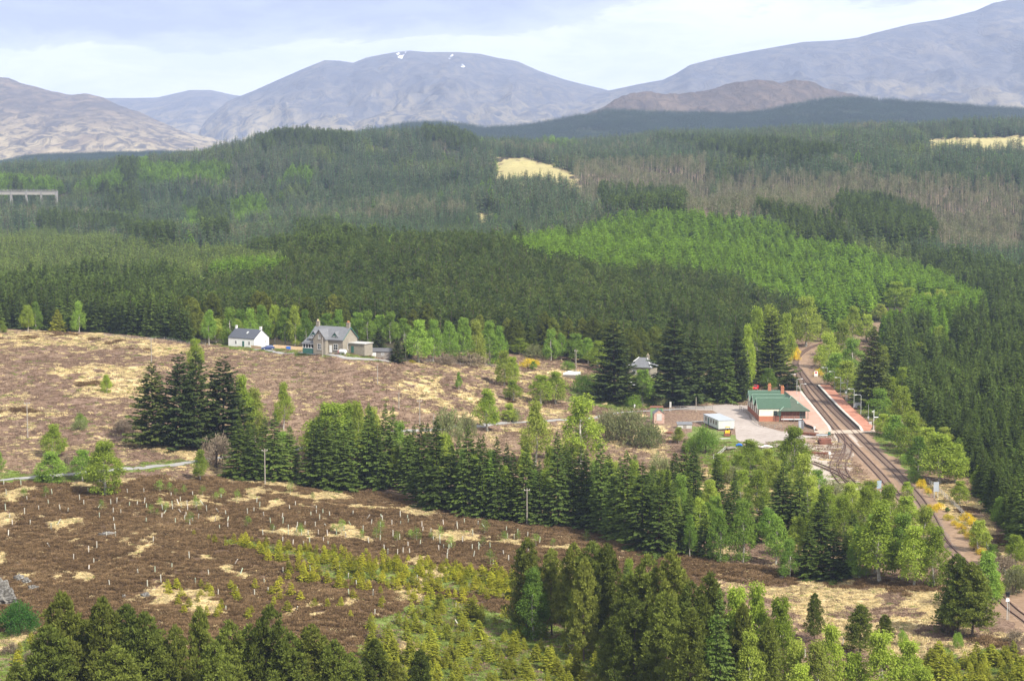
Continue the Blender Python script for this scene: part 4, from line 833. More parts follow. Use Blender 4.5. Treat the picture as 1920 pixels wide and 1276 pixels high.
# ------------------------------------------------------------------ instanced cover (what nobody could count)
def stuff(name, label, templates, X, Y, Z, scale, wf=None, rz=None):
    n = len(X); me = bpy.data.meshes.new(name); me.vertices.add(n)
    me.vertices.foreach_set('co', np.stack([X, Y, Z], -1).astype(np.float32).ravel())
    def att(nm, tp, arr, key='value'):
        a = me.attributes.new(nm, tp, 'POINT'); a.data.foreach_set(key, arr.ravel())
    sc = np.asarray(scale, float)*np.ones(n); wf = np.ones(n) if wf is None else wf
    att('sc', 'FLOAT_VECTOR', np.stack([sc*wf, sc*wf, sc], -1).astype(np.float32), 'vector')
    rot = np.zeros((n, 3)); rot[:, 2] = rng.random(n)*6.283 if rz is None else rz; rot[:, 0] = rng.normal(0, .03, n); rot[:, 1] = rng.normal(0, .03, n)
    att('rot', 'FLOAT_VECTOR', rot.astype(np.float32), 'vector')
    att('pick', 'INT', rng.integers(0, len(templates), n).astype(np.int32))
    o = link(name, me); tag(o, label, None, None, 'stuff')
    ng = bpy.data.node_groups.new(name, 'GeometryNodeTree')
    ng.interface.new_socket('Geometry', in_out='INPUT', socket_type='NodeSocketGeometry'); ng.interface.new_socket('Geometry', in_out='OUTPUT', socket_type='NodeSocketGeometry')
    gi = N(ng, 'NodeGroupInput'); go = N(ng, 'NodeGroupOutput'); ip = N(ng, 'GeometryNodeInstanceOnPoints'); g2 = N(ng, 'GeometryNodeGeometryToInstance')
    for tm in templates:
        oi = N(ng, 'GeometryNodeObjectInfo'); oi.inputs['Object'].default_value = tm; ng.links.new(oi.outputs['Geometry'], g2.inputs[0])
    def na(nm, tp):
        a = N(ng, 'GeometryNodeInputNamedAttribute', data_type=tp); a.inputs['Name'].default_value = nm; return a.outputs['Attribute']
    ip.inputs['Pick Instance'].default_value = True
    m2p = N(ng, 'GeometryNodeMeshToPoints'); ng.links.new(gi.outputs[0], m2p.inputs[0])
    ng.links.new(m2p.outputs[0], ip.inputs['Points']); ng.links.new(g2.outputs[0], ip.inputs['Instance'])
    ng.links.new(na('pick', 'INT'), ip.inputs['Instance Index'])
    ng.links.new(na('rot', 'FLOAT_VECTOR'), ip.inputs['Rotation']); ng.links.new(na('sc', 'FLOAT_VECTOR'), ip.inputs['Scale'])
    ng.links.new(ip.outputs[0], go.inputs[0])
    md = o.modifiers.new('scatter', 'NODES'); md.node_group = ng
    return o
def tmpl(name, parts):   # unlinked object holding one low tree or tuft, several materials
    V = []; Fc = []; fm = []; mats = []; b = 0
    for (v, f, mt) in parts:
        V.append(np.asarray(v, float)); Fc.append(np.asarray(f)+b); fm.append(np.full(len(f), len(mats))); mats.append(mt); b += len(v)
    me = mesh(name, np.concatenate(V), np.concatenate(Fc), mats, fmat=np.concatenate(fm))
    return bpy.data.objects.new(name, me)
def stick(H, r0, top=0.9):
    n = 4; z0, z1 = -0.3, H*top; V = [(r0*math.cos(k*1.571), r0*math.sin(k*1.571), z0) for k in range(n)]+[(r0*.3*math.cos(k*1.571), r0*.3*math.sin(k*1.571), z1) for k in range(n)]
    return np.array(V), np.array([(k, (k+1) % n, n+(k+1) % n, n+k) for k in range(n)])
def low_spruce(s, H, rr, mat, nw=15, nb=7, nc=3, pw=.85, base=.06, bark=None):
    v, f = spruce(H, rr, nw, nb, nc, s, base=base, ragged=.24, pw=pw)
    # wider sprays so that few of them still close the crown
    c = v.reshape(-1, 4, 3); mid = (c[:, 1]+c[:, 3])/2; c[:, 1] = mid+(c[:, 1]-mid)*1.9; c[:, 3] = mid+(c[:, 3]-mid)*1.9; c[:, 2] = c[:, 0]+(c[:, 2]-c[:, 0])*1.35
    tv, tf = stick(H, H*.014); return [(c.reshape(-1, 3), f, mat), (tv, tf, bark or M_bark)]
def low_pine(s, H, rr, mat, base=.15, nbr=22, per=16, leaf=.62, bark=None):
    v, f = pine(H, rr, s, nbr, per, leaf, base); tv, tf = stick(H, H*.014); return [(v, f, mat), (tv, tf, bark or M_bark)]
# ---- forest
def species(u, v):
    u = np.clip(u, 1, 1919); k = np.zeros(u.shape, int)      # 0 blue green spruce
    def s(val, *ps):
        for p in ps: k[inpoly(u, v, p)] = val
    s(2, [(0, 425), (120, 422), (330, 440), (540, 462), (540, 520), (380, 530), (330, 505), (80, 500), (0, 520)])              # olive young
    s(1, [(540, 462), (700, 446), (860, 440), (960, 452), (1060, 482), (1300, 500), (1500, 560), (1560, 660), (900, 700), (380, 640), (330, 560), (390, 520), (530, 500)])  # pine
    s(4, [(1345, 325), (1500, 318), (1919, 330), (1919, 455), (1800, 455), (1700, 436), (1500, 405), (1335, 392)], [(1000, 300), (1330, 290), (1340, 400), (1100, 360)])   # thin brown pine
    s(3, [(1060, 440), (1110, 412), (1180, 394), (1300, 390), (1420, 404), (1560, 436), (1640, 466), (1760, 505), (1850, 545), (1790, 575), (1650, 600), (1560, 618), (1520, 588), (1480, 556), (1400, 522), (1300, 503), (1150, 495), (1060, 482)],
      [(960, 450), (1060, 420), (1060, 482), (1000, 470)],
      [(225, 305), (270, 288), (290, 302), (430, 298), (420, 325), (270, 340), (140, 345)], [(0, 322), (110, 330), (120, 352), (0, 358)], [(428, 368), (495, 360), (502, 402), (440, 408)],
      [(530, 312), (592, 306), (590, 328), (540, 332)], [(345, 385), (375, 380), (375, 420), (350, 420)], [(420, 480), (540, 478), (540, 496), (400, 498)], [(1540, 410), (1580, 415), (1590, 440), (1550, 430)], [(990, 250), (1080, 248), (1080, 262), (1000, 262)])
    s(5, [(560, 420), (600, 412), (668, 425), (665, 465), (560, 462)], [(1575, 355), (1640, 360), (1730, 385), (1760, 430), (1700, 445), (1600, 425), (1560, 395)], [(372, 365), (425, 372), (420, 438), (376, 432)], [(480, 240), (560, 240), (660, 250), (650, 272), (560, 262), (484, 270)], [(790, 235), (890, 240), (890, 268), (800, 262)], [(225, 300), (262, 300), (262, 340), (235, 350)], [(195, 345), (260, 350), (255, 395), (200, 385)], [(1120, 345), (1290, 355), (1280, 390), (1130, 385)], [(1230, 255), (1480, 262), (1600, 280), (1480, 292), (1300, 275)], [(20, 335), (40, 335), (42, 365), (20, 365)], [(80, 398), (180, 400), (330, 425), (320, 440), (180, 420), (60, 412)], [(1420, 380), (1560, 400), (1600, 450), (1500, 440)])  # dark spruce stands; some put the forest folds' shade into tree colour
    return k
def scatter(y0, y1, sp0, amax):
    n = int(0.5*(y1*y1-y0*y0)*2*amax/sp0**2*1.0)
    a = (rng.random(n)*2-1)*amax; y = np.sqrt(rng.random(n)*(y1*y1-y0*y0)+y0*y0); return a*y, y
bands = [(380, 640, 3.4, 0.42), (640, 1100, 3.3, 0.38), (1100, 1800, 4.6, 0.35), (1800, 2700, 6.6, 0.33), (2700, 3600, 9.5, 0.32)]
fx, fy_, fs = [], [], []
for y0, y1, sp0, am in bands:
    X, Y = scatter(y0, y1, sp0, am); fx.append(X); fy_.append(Y); fs.append(np.full(len(X), sp0))
fx = np.concatenate(fx); fy_ = np.concatenate(fy_); fs = np.concatenate(fs); fzz = hz(fx, fy_)
gu, gv = proj(fx, fy_, fzz)
su_ = np.clip(gu, 3, 1917)
ok = ~inpoly(np.where(fy_ < 1000, gu+6*fbm(fx/9, fy_/9, 2), gu), gv, OPEN) | (fy_ > 1000)
ok &= ~(inpoly(su_, gv, CLEAR[0])) & ~(inpoly(su_, gv, CLEAR[1])) & ~inpoly(su_, gv, CLEAR[2])
ok &= rail_dist(fx, fy_) > 12
ok &= ~((gu > 376) & (gu < 962) & (fy_ < 694))
ok &= ~((fx < -455) & (fy_ > 1985) & (fy_ < 2016))
ok &= ~inpoly(gu, gv, [(1640, 575), (1800, 580), (1800, 600), (1640, 605)])
Hh = np.where(fy_ < 1000, 14, 14.5)*(0.68+0.52*rng.random(len(fx)))*(1+0.12*fbm(fx/60, fy_/60, 2))
cu, cv = proj(fx, fy_, fzz+Hh*0.85)
jit = 9*vnoise(fx/23, fy_/23)+5*vnoise(fx/6+3, fy_/9); kd = species(cu+jit, cv+jit*0.6)
mixn = fbm(fx/70+31, fy_/160+12, 3); rr_ = rng.random(len(fx))
kd = np.where((kd == 0) & (fy_ > 1050) & (mixn > 0.62) & (rr_ < 0.6), 4, kd); kd = np.where((kd == 0) & (fy_ > 1050) & (mixn < -0.55) & (rr_ < 0.8), 2, kd); kd = np.where((kd == 0) & (rr_ < 0.012), 3, kd); kd = np.where((kd == 1) & (rr_ > 0.93), 0, kd); kd = kd
# thinned, wind-battered pine wood on the right hill
thin = (kd == 4) & (fbm(fx/60+4, fy_/90, 3) > -0.25) & (rng.random(len(fx)) < 0.62); ok &= ~thin
ok &= ~((kd == 0) & (fy_ > 700) & (fbm(fx/24+4, fy_/70+7, 3) > 0.75))
Hh = np.where((fy_ < 760) & (fx > 60), Hh*0.80, Hh); Hh = np.where(kd == 3, Hh*0.92, Hh); Hh = np.where(kd == 2, Hh*0.8, Hh); Hh = np.where((kd == 0) & (fbm(fx/45+9, fy_/120, 2) > 0.35), Hh*1.22, Hh)
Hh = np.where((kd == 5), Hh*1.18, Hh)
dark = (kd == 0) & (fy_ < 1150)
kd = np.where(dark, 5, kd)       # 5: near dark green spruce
keep = np.nonzero(ok)[0]
FK = {0: ('spruce', 'blue green spruce standing in the far forest'), 1: ('pine', 'dark olive pine at the edge of the big pine wood behind the birches'), 2: ('olive', 'olive green young conifer of the left plantation'),
      3: ('larch', 'bright green larch of the rounded plantation hill'), 4: ('thinpine', 'thin brown pine with a bare trunk on the right hill'), 5: ('spruce', 'tall dark green spruce at the edge of the plantation')}
LT = {0: [tmpl('t_a%d' % i, low_spruce(i+200, 15, 2.8-.2*i, M_sprucefar, 15, 6, 3)) for i in range(4)],
      1: [tmpl('t_b%d' % i, low_pine(i+210, 14, 2.9, M_pine)) for i in range(4)],
      2: [tmpl('t_c%d' % i, low_spruce(i+220, 12, 2.6, M_young, 14, 6, 3)) for i in range(4)],
      3: [tmpl('t_d%d' % i, low_spruce(i+230, 14, 2.9, M_larch, 20, 8, 4, .62)) for i in range(4)],
      4: [tmpl('t_e%d' % i, low_pine(i+240, 15, 2.3, M_pinebrown, .5, 13, 11, .6, M_barkp)) for i in range(4)],
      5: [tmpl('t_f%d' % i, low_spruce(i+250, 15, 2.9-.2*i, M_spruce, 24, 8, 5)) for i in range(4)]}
LTH = {0: 15, 1: 14, 2: 12, 3: 14, 4: 15, 5: 15}
STN = {0: ('spruce_forest', 'blue green spruce forest covering the far slopes'), 1: ('pine_forest', 'dark olive pine wood behind the houses'), 2: ('young_conifer_forest', 'olive young conifers of the left plantation'),
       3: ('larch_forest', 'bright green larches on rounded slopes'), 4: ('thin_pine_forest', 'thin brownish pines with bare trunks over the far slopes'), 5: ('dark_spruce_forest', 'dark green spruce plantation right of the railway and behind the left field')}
print('forest trees', len(keep), [int((kd[keep] == k).sum()) for k in range(6)])
IND = {0: 20, 1: 99, 2: 30, 3: 99, 4: 50, 5: 160}
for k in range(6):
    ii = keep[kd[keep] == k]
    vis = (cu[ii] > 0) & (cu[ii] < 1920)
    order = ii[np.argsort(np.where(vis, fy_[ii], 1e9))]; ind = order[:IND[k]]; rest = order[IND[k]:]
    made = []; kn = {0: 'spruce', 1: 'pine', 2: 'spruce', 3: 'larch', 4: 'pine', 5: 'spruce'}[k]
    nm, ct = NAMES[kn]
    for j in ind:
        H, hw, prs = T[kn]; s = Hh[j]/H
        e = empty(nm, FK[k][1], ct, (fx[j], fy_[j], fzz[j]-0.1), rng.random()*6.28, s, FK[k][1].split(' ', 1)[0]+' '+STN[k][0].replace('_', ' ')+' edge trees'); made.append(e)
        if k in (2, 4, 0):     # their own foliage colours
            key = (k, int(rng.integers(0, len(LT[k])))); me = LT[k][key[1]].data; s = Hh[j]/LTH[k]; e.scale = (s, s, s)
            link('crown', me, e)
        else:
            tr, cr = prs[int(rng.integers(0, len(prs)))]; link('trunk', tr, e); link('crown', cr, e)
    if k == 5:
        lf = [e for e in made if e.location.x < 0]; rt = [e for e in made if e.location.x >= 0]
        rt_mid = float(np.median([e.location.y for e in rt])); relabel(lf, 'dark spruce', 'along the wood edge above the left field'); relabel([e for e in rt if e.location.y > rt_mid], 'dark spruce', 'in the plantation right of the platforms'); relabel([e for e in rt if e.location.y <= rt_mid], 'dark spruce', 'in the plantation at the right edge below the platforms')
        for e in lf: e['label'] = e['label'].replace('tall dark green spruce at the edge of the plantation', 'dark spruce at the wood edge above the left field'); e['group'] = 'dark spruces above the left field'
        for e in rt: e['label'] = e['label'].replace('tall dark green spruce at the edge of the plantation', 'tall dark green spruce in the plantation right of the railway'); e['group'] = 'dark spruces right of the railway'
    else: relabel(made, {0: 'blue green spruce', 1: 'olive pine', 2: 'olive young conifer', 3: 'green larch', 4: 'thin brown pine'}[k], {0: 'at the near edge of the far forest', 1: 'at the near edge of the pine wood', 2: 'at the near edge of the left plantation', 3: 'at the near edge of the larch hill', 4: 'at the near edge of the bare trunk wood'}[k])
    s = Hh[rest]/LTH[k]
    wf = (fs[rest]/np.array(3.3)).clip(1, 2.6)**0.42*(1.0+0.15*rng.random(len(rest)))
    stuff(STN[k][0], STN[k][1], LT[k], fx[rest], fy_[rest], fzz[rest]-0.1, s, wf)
# distant forested hills: patches of many small trees
def patch(seed, mat):
    r = np.random.default_rng(seed); parts = []
    for i in range(34):
        v, f = spruce(12*(0.7+0.5*r.random()), 3.4, 5, 4, 2, seed*50+i, base=.1); c = v.reshape(-1, 4, 3); mid = (c[:, 1]+c[:, 3])/2
        c[:, 1] = mid+(c[:, 1]-mid)*3.2; c[:, 3] = mid+(c[:, 3]-mid)*3.2
        parts.append((c.reshape(-1, 3)+np.array((r.uniform(-26, 26), r.uniform(-26, 26), 0)), f))
    v, f = merge(parts); return tmpl('t_p%d' % seed, [(v, f, mat)])
PT = [patch(i, M_farwood) for i in (1, 2, 3)]
def cover(res, name, label, cut=None):
    A, Ym, Zm = res; n = 9000
    a = rng.uniform(A[0], A[-1], n); j = rng.uniform(0, 96, n); Yp = np.interp(j, np.arange(len(Ym)), Ym)
    ai = np.interp(a, A, np.arange(len(A))); i0 = ai.astype(int).clip(0, len(A)-2); j0 = j.astype(int).clip(0, len(Ym)-2); fa = ai-i0; fj = j-j0
    z = (Zm[j0, i0]*(1-fa)+Zm[j0, i0+1]*fa)*(1-fj)+(Zm[j0+1, i0]*(1-fa)+Zm[j0+1, i0+1]*fa)*fj
    X = a*Yp; u, v = proj(X, Yp, z); m_ = fbm(X/180+5, Yp/300, 3) < 1.0
    m_ &= (np.abs(u-960) < 1250)
    stuff(name, label, PT, X[m_], Yp[m_], z[m_]-1.5, 1.0)
cover(fF, 'distant_forest', 'blue green forest on the low hills in front of the mountains')
cover(fG, 'distant_forest', 'dark wood on the low ridge under the left mountain')

# ---- moor cover: heather clumps, straw tussocks, dead bracken, fresh grass
def tuft(seed, n, Rr, Hh_, mat, wd, spread=0.9, curl=0.4, flat_=0.0):
    r = np.random.default_rng(seed); az = r.random(n)*6.283; q = r.random(n)**.5
    P0 = np.stack([Rr*q*np.cos(az), Rr*q*np.sin(az), -0.05+0.25*Hh_*(1-q)*flat_], -1)
    D = np.stack([np.cos(az)*q*spread, np.sin(az)*q*spread, np.full(n, 1.0)], -1)+r.normal(0, .28, (n, 3))
    v, f = cards(P0, D, Hh_*(0.6+.6*r.random(n)), np.full(n, wd), 1.5, curl, r); return tmpl('t_g%d' % seed, [(v, f, mat)])
def ground_zone(X, Y):
    a = X/Y; i = np.clip(np.round(np.interp(a, GA, np.arange(len(GA)))).astype(int), 0, len(GA)-1); j = np.clip(np.round(np.interp(Y, GY, np.arange(len(GY)))).astype(int), 0, len(GY)-1)
    return zh[j, i], zs[j, i], zg[j, i]
def moor(y0, y1, dens, a0, a1):
    area = 0.5*(y1*y1-y0*y0)*(a1-a0); n = int(area*dens)
    a = rng.uniform(a0, a1, n); y = np.sqrt(rng.random(n)*(y1*y1-y0*y0)+y0*y0); X = a*y
    u, v = proj(X, y, hz(X, y)); m_ = inpoly(u, v, OPEN) & (rail_dist(X, y) > 6) & ~(((X-66)/30)**2+((y-575)/40)**2 < 1) & ~blocked(X, y)
    return X[m_], y[m_]
def gt(k, m_): return k[m_]
AR0, AR1 = -0.30, 0.31
HTT = [tuft(i+300, 70, 0.62, 0.55, M_heather, 0.10, 0.9, 0.2, 1.0) for i in range(3)]
STT = [tuft(i+310, 46, 0.45, 0.60, M_straw, 0.09, 1.3, 0.9) for i in range(3)]
BT = [tuft(i+320, 40, 0.60, 0.50, M_bracken, 0.13, 1.2, 0.7) for i in range(3)]
GT = [tuft(i+330, 46, 0.50, 0.50, M_green, 0.10, 1.0, 0.6) for i in range(3)]
X1, Y1 = moor(255, 480, 1.5, AR0, AR1); X2, Y2 = moor(480, 700, 0.55, AR0, AR1); X3, Y3 = moor(700, 830, 0.3, 0.05, 0.3)
X = np.concatenate([X1, X2, X3]); Y = np.concatenate([Y1, Y2, Y3])
ah, as_, ag = ground_zone(X, Y); rr = rng.random(len(X)); far_ = Y > 480
pnn = fbm(X/6+70, Y/8, 3)
isH = ah & (rr < 0.90); isS = as_ & (rr < np.where(far_, 0.62, 0.8)) | (ah & (rr > 0.935)) | (~ah & ~as_ & ~ag & ((rr > 0.93) | ((pnn > 0.55) & (rr > 0.45))))
isG = ag & (rr < 0.7) | (as_ & (rr > 0.93)) | (~ah & ~as_ & ~ag & (rr < 0.03))
isB = ~(isH | isS | isG)
for nm, lab, tp, mk_ in (('heather', 'dark brown heather covering the foreground slope', HTT, isH), ('dead_grass', 'pale straw coloured tussocks in patches over the moor', STT, isS),
                         ('bracken', 'reddish brown dead bracken over the upper moor', BT, isB), ('fresh_grass', 'yellow green grass tussocks', GT, isG)):
    s = (0.7+0.75*rng.random(mk_.sum()))*np.where(Y[mk_] > 480, 1.35, 1.0)
    stuff(nm, lab, tp, X[mk_], Y[mk_], hz(X[mk_], Y[mk_])-0.03, s); print(nm, int(mk_.sum()))

# ---- saplings, young conifers and tree guards set out on the heather, each one its own
def pick_pts(polys, n, mind, seed):
    q = random.Random(seed); out_ = []
    us = [p[0] for k in polys for p in k]; vs = [p[1] for k in polys for p in k]; tries = 0
    while len(out_) < n and tries < 40000:
        tries += 1; u = q.uniform(min(us), max(us)); v = q.uniform(min(vs), max(vs))
        if not any(bool(inpoly(np.array([u]), np.array([v]), k)[0]) for k in polys): continue
        if any(abs(u-a)/1.0 < mind and abs(v-b)*1.6 < mind for a, b in out_): continue
        out_.append((u, v))
    return out_
m, t, out = newmat('guard_plastic'); oi = N(t, 'ShaderNodeObjectInfo')
pbr(t, out, ramp(t, oi.outputs['Random'], [(0.0, (0.46, 0.47, 0.38)), (0.5, (0.55, 0.49, 0.42)), (1.0, (0.36, 0.43, 0.30))]), 0.6, 0.3)
def guard_me(lean):
    g_ = MB(); n = 8; r_ = 0.085
    for h0, h1, rr_ in ((-0.1, 1.35, r_),):
        g_.tube([(0, 0, h0), (lean*.5, 0, (h0+h1)/2), (lean, 0, h1)], rr_, n)
    me = mesh('tree_guard', g_.V, g_.F, [MAT['guard_plastic']]); return me
GM = guard_me(0.0)
m_ = MB().box(0.10, 0.14, -0.02, 0.02, -0.2, 1.15); STK = mesh('stake', m_.V, m_.F, [M_bark])
gpts = pick_pts([[(0, 900), (60, 903), (170, 915), (340, 905), (420, 960), (300, 985), (0, 990)]], 44, 9, 1) + \
       pick_pts([[(225, 935), (420, 925), (640, 945), (960, 985), (1030, 1010), (1000, 1060), (700, 1035), (500, 1010), (330, 975)]], 122, 9, 2) + \
       pick_pts([[(0, 990), (300, 1000), (560, 1060), (700, 1080), (500, 1120), (150, 1090), (0, 1060)]], 28, 14, 3) + \
       pick_pts([[(560, 1050), (900, 1070), (900, 1180), (600, 1190), (400, 1140)]], 14, 18, 4) + [(1485, 1215), (1510, 1225), (1760, 1245), (1851, 1235), (1580, 1200), (1700, 1235)]
gpts = [(u, v+8) for u, v in gpts]; gall = []
q = random.Random(3)
for u, v in gpts:
    x, y, z = P(u, v); h = q.uniform(0.75, 1.15)
    o = empty('tree_guard', 'pale plastic tree guard tube standing in the heather', 'tree guard', (x, y, z-0.05), q.random()*6.28, (1.1, 1.1, h), 'tree guards in the heather')
    o.rotation_euler[0] = q.gauss(0, .06) if q.random() < .88 else q.choice((-.6, .6)); o.rotation_euler[1] = q.gauss(0, .06)
    link('tube', GM, o); link('stake', STK, o); gall.append(o)
relabel(gall[:44], 'tree guard', 'in the heather just below the lane'); relabel(gall[166:194], 'tree guard', 'on the lower left heather slope'); relabel(gall[194:208], 'tree guard', 'among the small yellow conifers'); relabel(gall[208:], 'tree guard', 'at the bottom right')
_px = P(497, 908)[:2]; _ga = gall[44:166]; _sl = [o for o in _ga if o.location.x/o.location.y < _px[0]/_px[1]]; _sr = [o for o in _ga if o not in _sl]
relabel(_sl, 'tree guard', 'among saplings left of the left crossarm pole'); relabel(_sr, 'tree guard', 'among saplings right of the left crossarm pole')
def small(kind, pts, h0, h1, name, label, cat, grp, wf=1.0):
    mk2 = []
    for u, v in pts:
        x, y, z = P(u, v); mk2.append(plant(kind, x, y, z, q.uniform(h0, h1), name, label, cat, grp, wf*q.uniform(.85, 1.2)))
    if len(mk2) > 99:
        mk2.sort(key=lambda e: e.location.x/e.location.y); h_ = len(mk2)//2
        relabel(mk2[:h_], 'yellow conifer', 'in the left half of the yellow band'); relabel(mk2[h_:], 'yellow conifer', 'in the right half of the yellow band'); continue_ = 0; return
    relabel(mk2, {'sapling': 'green sapling', 'young': 'yellow conifer', 'younggreen': 'lime conifer'}[kind], {'green saplings among the guards': 'among the tree guards', 'lime green conifers of the bottom thicket': 'in the bottom centre thicket', 'lime green conifers of the bottom right corner': 'in the bottom right corner', 'young conifers of the bottom left corner': 'in the bottom left corner', 'small yellow conifers round the straw hollow': 'round the straw hollow above the bottom pines'}.get(grp, 'here'))
small('sapling', [(45, 935), (86, 935), (319, 925), (295, 968), (330, 930), (345, 925), (367, 945), (370, 960), (380, 930), (357, 985), (405, 940), (445, 940), (545, 925), (587, 938), (465, 990), (511, 1000), (562, 1008), (565, 1000), (640, 1003), (679, 1010), (706, 1012), (714, 1002), (745, 1015), (781, 1015), (809, 900+113), (825, 1010), (845, 1030), (909, 1000), (905, 1022), (945, 1020), (971, 1012), (1005, 1025), (1037, 1025), (920, 1060), (770, 1012), (625, 1000), (300, 925), (283, 965), (415, 935), (300, 950), (312, 960), (190, 960), (1100, 1015)], 1.6, 3.0, 'sapling', 'small leafy green sapling sprouting from its guard in the heather', 'sapling', 'green saplings among the guards')
small('young', [(u, v+6) for u, v in pick_pts([[(380, 1005), (480, 1015), (640, 1035), (800, 1050), (960, 1075), (960, 1120), (860, 1125), (700, 1110), (520, 1080), (560, 1060), (430, 1030)]], 135, 9, 11)], 1.5, 3.0, 'young_spruce', 'knee high yellow green young conifer in the heather', 'young conifer', 'small yellow conifers in the heather')
small('young', [(u, v+6) for u, v in pick_pts([[(310, 1095), (470, 1075), (620, 1110), (900, 1130), (700, 1150), (460, 1160), (330, 1150)]], 40, 11, 12)], 1.3, 2.6, 'young_spruce', 'knee high yellow green young conifer round the straw hollow', 'young conifer', 'small yellow conifers round the straw hollow')
small('younggreen', [(u, v+25) for u, v in pick_pts([[(760, 1160), (830, 1110), (960, 1150), (1060, 1190), (1200, 1240), (1300, 1290), (1300, 1330), (700, 1330), (690, 1190)]], 92, 15, 13)], 1.9, 4.3, 'young_spruce', 'waist high lime green young conifer in the thicket at the bottom', 'young conifer', 'lime green conifers of the bottom thicket', 1.25)
small('younggreen', [(u, v+15) for u, v in pick_pts([[(1740, 1225), (1930, 1215), (1940, 1330), (1720, 1330)]], 24, 16, 14)], 2.2, 4.2, 'young_spruce', 'lime green young conifer in the bottom right corner', 'young conifer', 'lime green conifers of the bottom right corner', 1.25)
small('young', [(u, v) for u, v in pick_pts([[(0, 1215), (110, 1200), (140, 1290), (0, 1300)]], 8, 12, 15)], 1.6, 2.6, 'young_spruce', 'yellowish young conifer in the bottom left corner', 'young conifer', 'young conifers of the bottom left corner')
for kk, (u, v) in enumerate([(430, 1190), (700, 1200), (1900, 1225), (60, 1240), (740, 1215), (20, 1225)]):
    x, y, z = P(u, v); plant('twiggy', x, y, z, 1.8, 'bare_bush', ['brown leafless bush behind the bottom left pines', 'brown leafless bush near the lime thicket', 'brown leafless bush by the bottom right conifers', 'brown leafless bush under the round green bush', 'small leafless bush beside the lime thicket', 'grey leafless bush in the bottom left corner'][kk], 'bush', None)

# the countless small conifers between them
def infill(polys, n, h0, h1, tk, tm, name, label, seed):
    r = np.random.default_rng(seed); us = [p[0] for k in polys for p in k]; vs = [p[1] for k in polys for p in k]
    u = r.uniform(min(us), max(us), n*4); v = r.uniform(min(vs), max(vs), n*4); ok_ = np.zeros(len(u), bool)
    for k in polys: ok_ |= inpoly(u+8*fbm(u/30, v/30, 2), v, k)
    ii = np.nonzero(ok_)[0][:n]; p = np.array([P(float(u[i]), float(v[i])) for i in ii])
    stuff(name, label, tm, p[:, 0], p[:, 1], p[:, 2]-.05, (h0+(h1-h0)*r.random(len(p)))/tk)
YT = [tmpl('t_y%d' % i, [(*crownvf, M_yellow)]) for i, crownvf in enumerate([spruce(3, .95, 11, 6, 5, 400+i, base=.02, pw=.8, ragged=.25, droop=-.15) for i in range(3)])]
YG = [tmpl('t_z%d' % i, [(*crownvf, MAT['lime_needles'])]) for i, crownvf in enumerate([spruce(6, 1.8, 16, 8, 6, 410+i, base=.02, pw=.8, ragged=.25, droop=-.05) for i in range(3)])]
infill([[(340, 1000), (480, 1015), (640, 1035), (800, 1055), (970, 1080), (970, 1110), (800, 1090), (640, 1065), (480, 1035)]], 170, .8, 1.9, 3, YT, 'conifer_thicket', 'band of tiny yellow green conifers crossing the heather', 1)
infill([[(680, 1190), (760, 1150), (830, 1120), (960, 1150), (1120, 1200), (1320, 1290), (1320, 1400), (660, 1400)]], 300, 1.2, 3.0, 6, YG, 'conifer_thicket', 'lime green young conifer thicket at the bottom', 2)
infill([[(1700, 1240), (1940, 1225), (1960, 1400), (1690, 1400)]], 120, 1.4, 3.2, 6, YG, 'conifer_thicket', 'lime green young conifer thicket in the bottom right corner', 3)

# ------------------------------------------------------------------ buildings and things
random.seed(11)
def brickmat(name, c1, c2, mortar, sc=1.0, bw=0.5, rh=0.25, ms=0.02):
    m, t, out = newmat(name); co = objco(t)
    # bricks run round the corner: x+y along, z up
    sp = N(t, 'ShaderNodeSeparateXYZ'); t.links.new(co, sp.inputs[0]); cb = N(t, 'ShaderNodeCombineXYZ')
    t.links.new(math_n(t, 'ADD', sp.outputs[0], sp.outputs[1]), cb.inputs[0]); t.links.new(sp.outputs[2], cb.inputs[1])
    b = N(t, 'ShaderNodeTexBrick'); t.links.new(cb.outputs[0], b.inputs['Vector']); b.inputs['Scale'].default_value = sc
    for i, c_ in (('Color1', c1), ('Color2', c2), ('Mortar', mortar)): b.inputs[i].default_value = (*c_, 1)
    b.inputs['Brick Width'].default_value = bw; b.inputs['Row Height'].default_value = rh; b.inputs['Mortar Size'].default_value = ms
    c_ = mixc(t, 0.45, b.outputs['Color'], ramp(t, noise_n(t, co, 1.2, 6, 0.65), [(0.3, c1), (0.7, mortar)]))
    pbr(t, out, c_, 0.9, 0.2, 0, b.outputs['Fac'], -0.3, 0.02); return m
M_stone = brickmat('rubble_stone', (0.25, 0.22, 0.175), (0.15, 0.135, 0.11), (0.34, 0.305, 0.245), 1, .7, .35, .03)
M_brick = brickmat('red_brick', (0.42, 0.14, 0.07), (0.34, 0.11, 0.055), (0.40, 0.22, 0.15), 1, .45, .16, .015)
M_hutb = brickmat('pale_red_brick', (0.36, 0.16, 0.11), (0.50, 0.34, 0.27), (0.50, 0.42, 0.36), 1, .5, .2, .03)
M_white = plain('white_render', (0.82, 0.81, 0.78), (0.74, 0.73, 0.70), 0.6, 0.85)
M_cream = plain('cream_render', (0.78, 0.74, 0.62), (0.62, 0.57, 0.46), 0.8, 0.85)
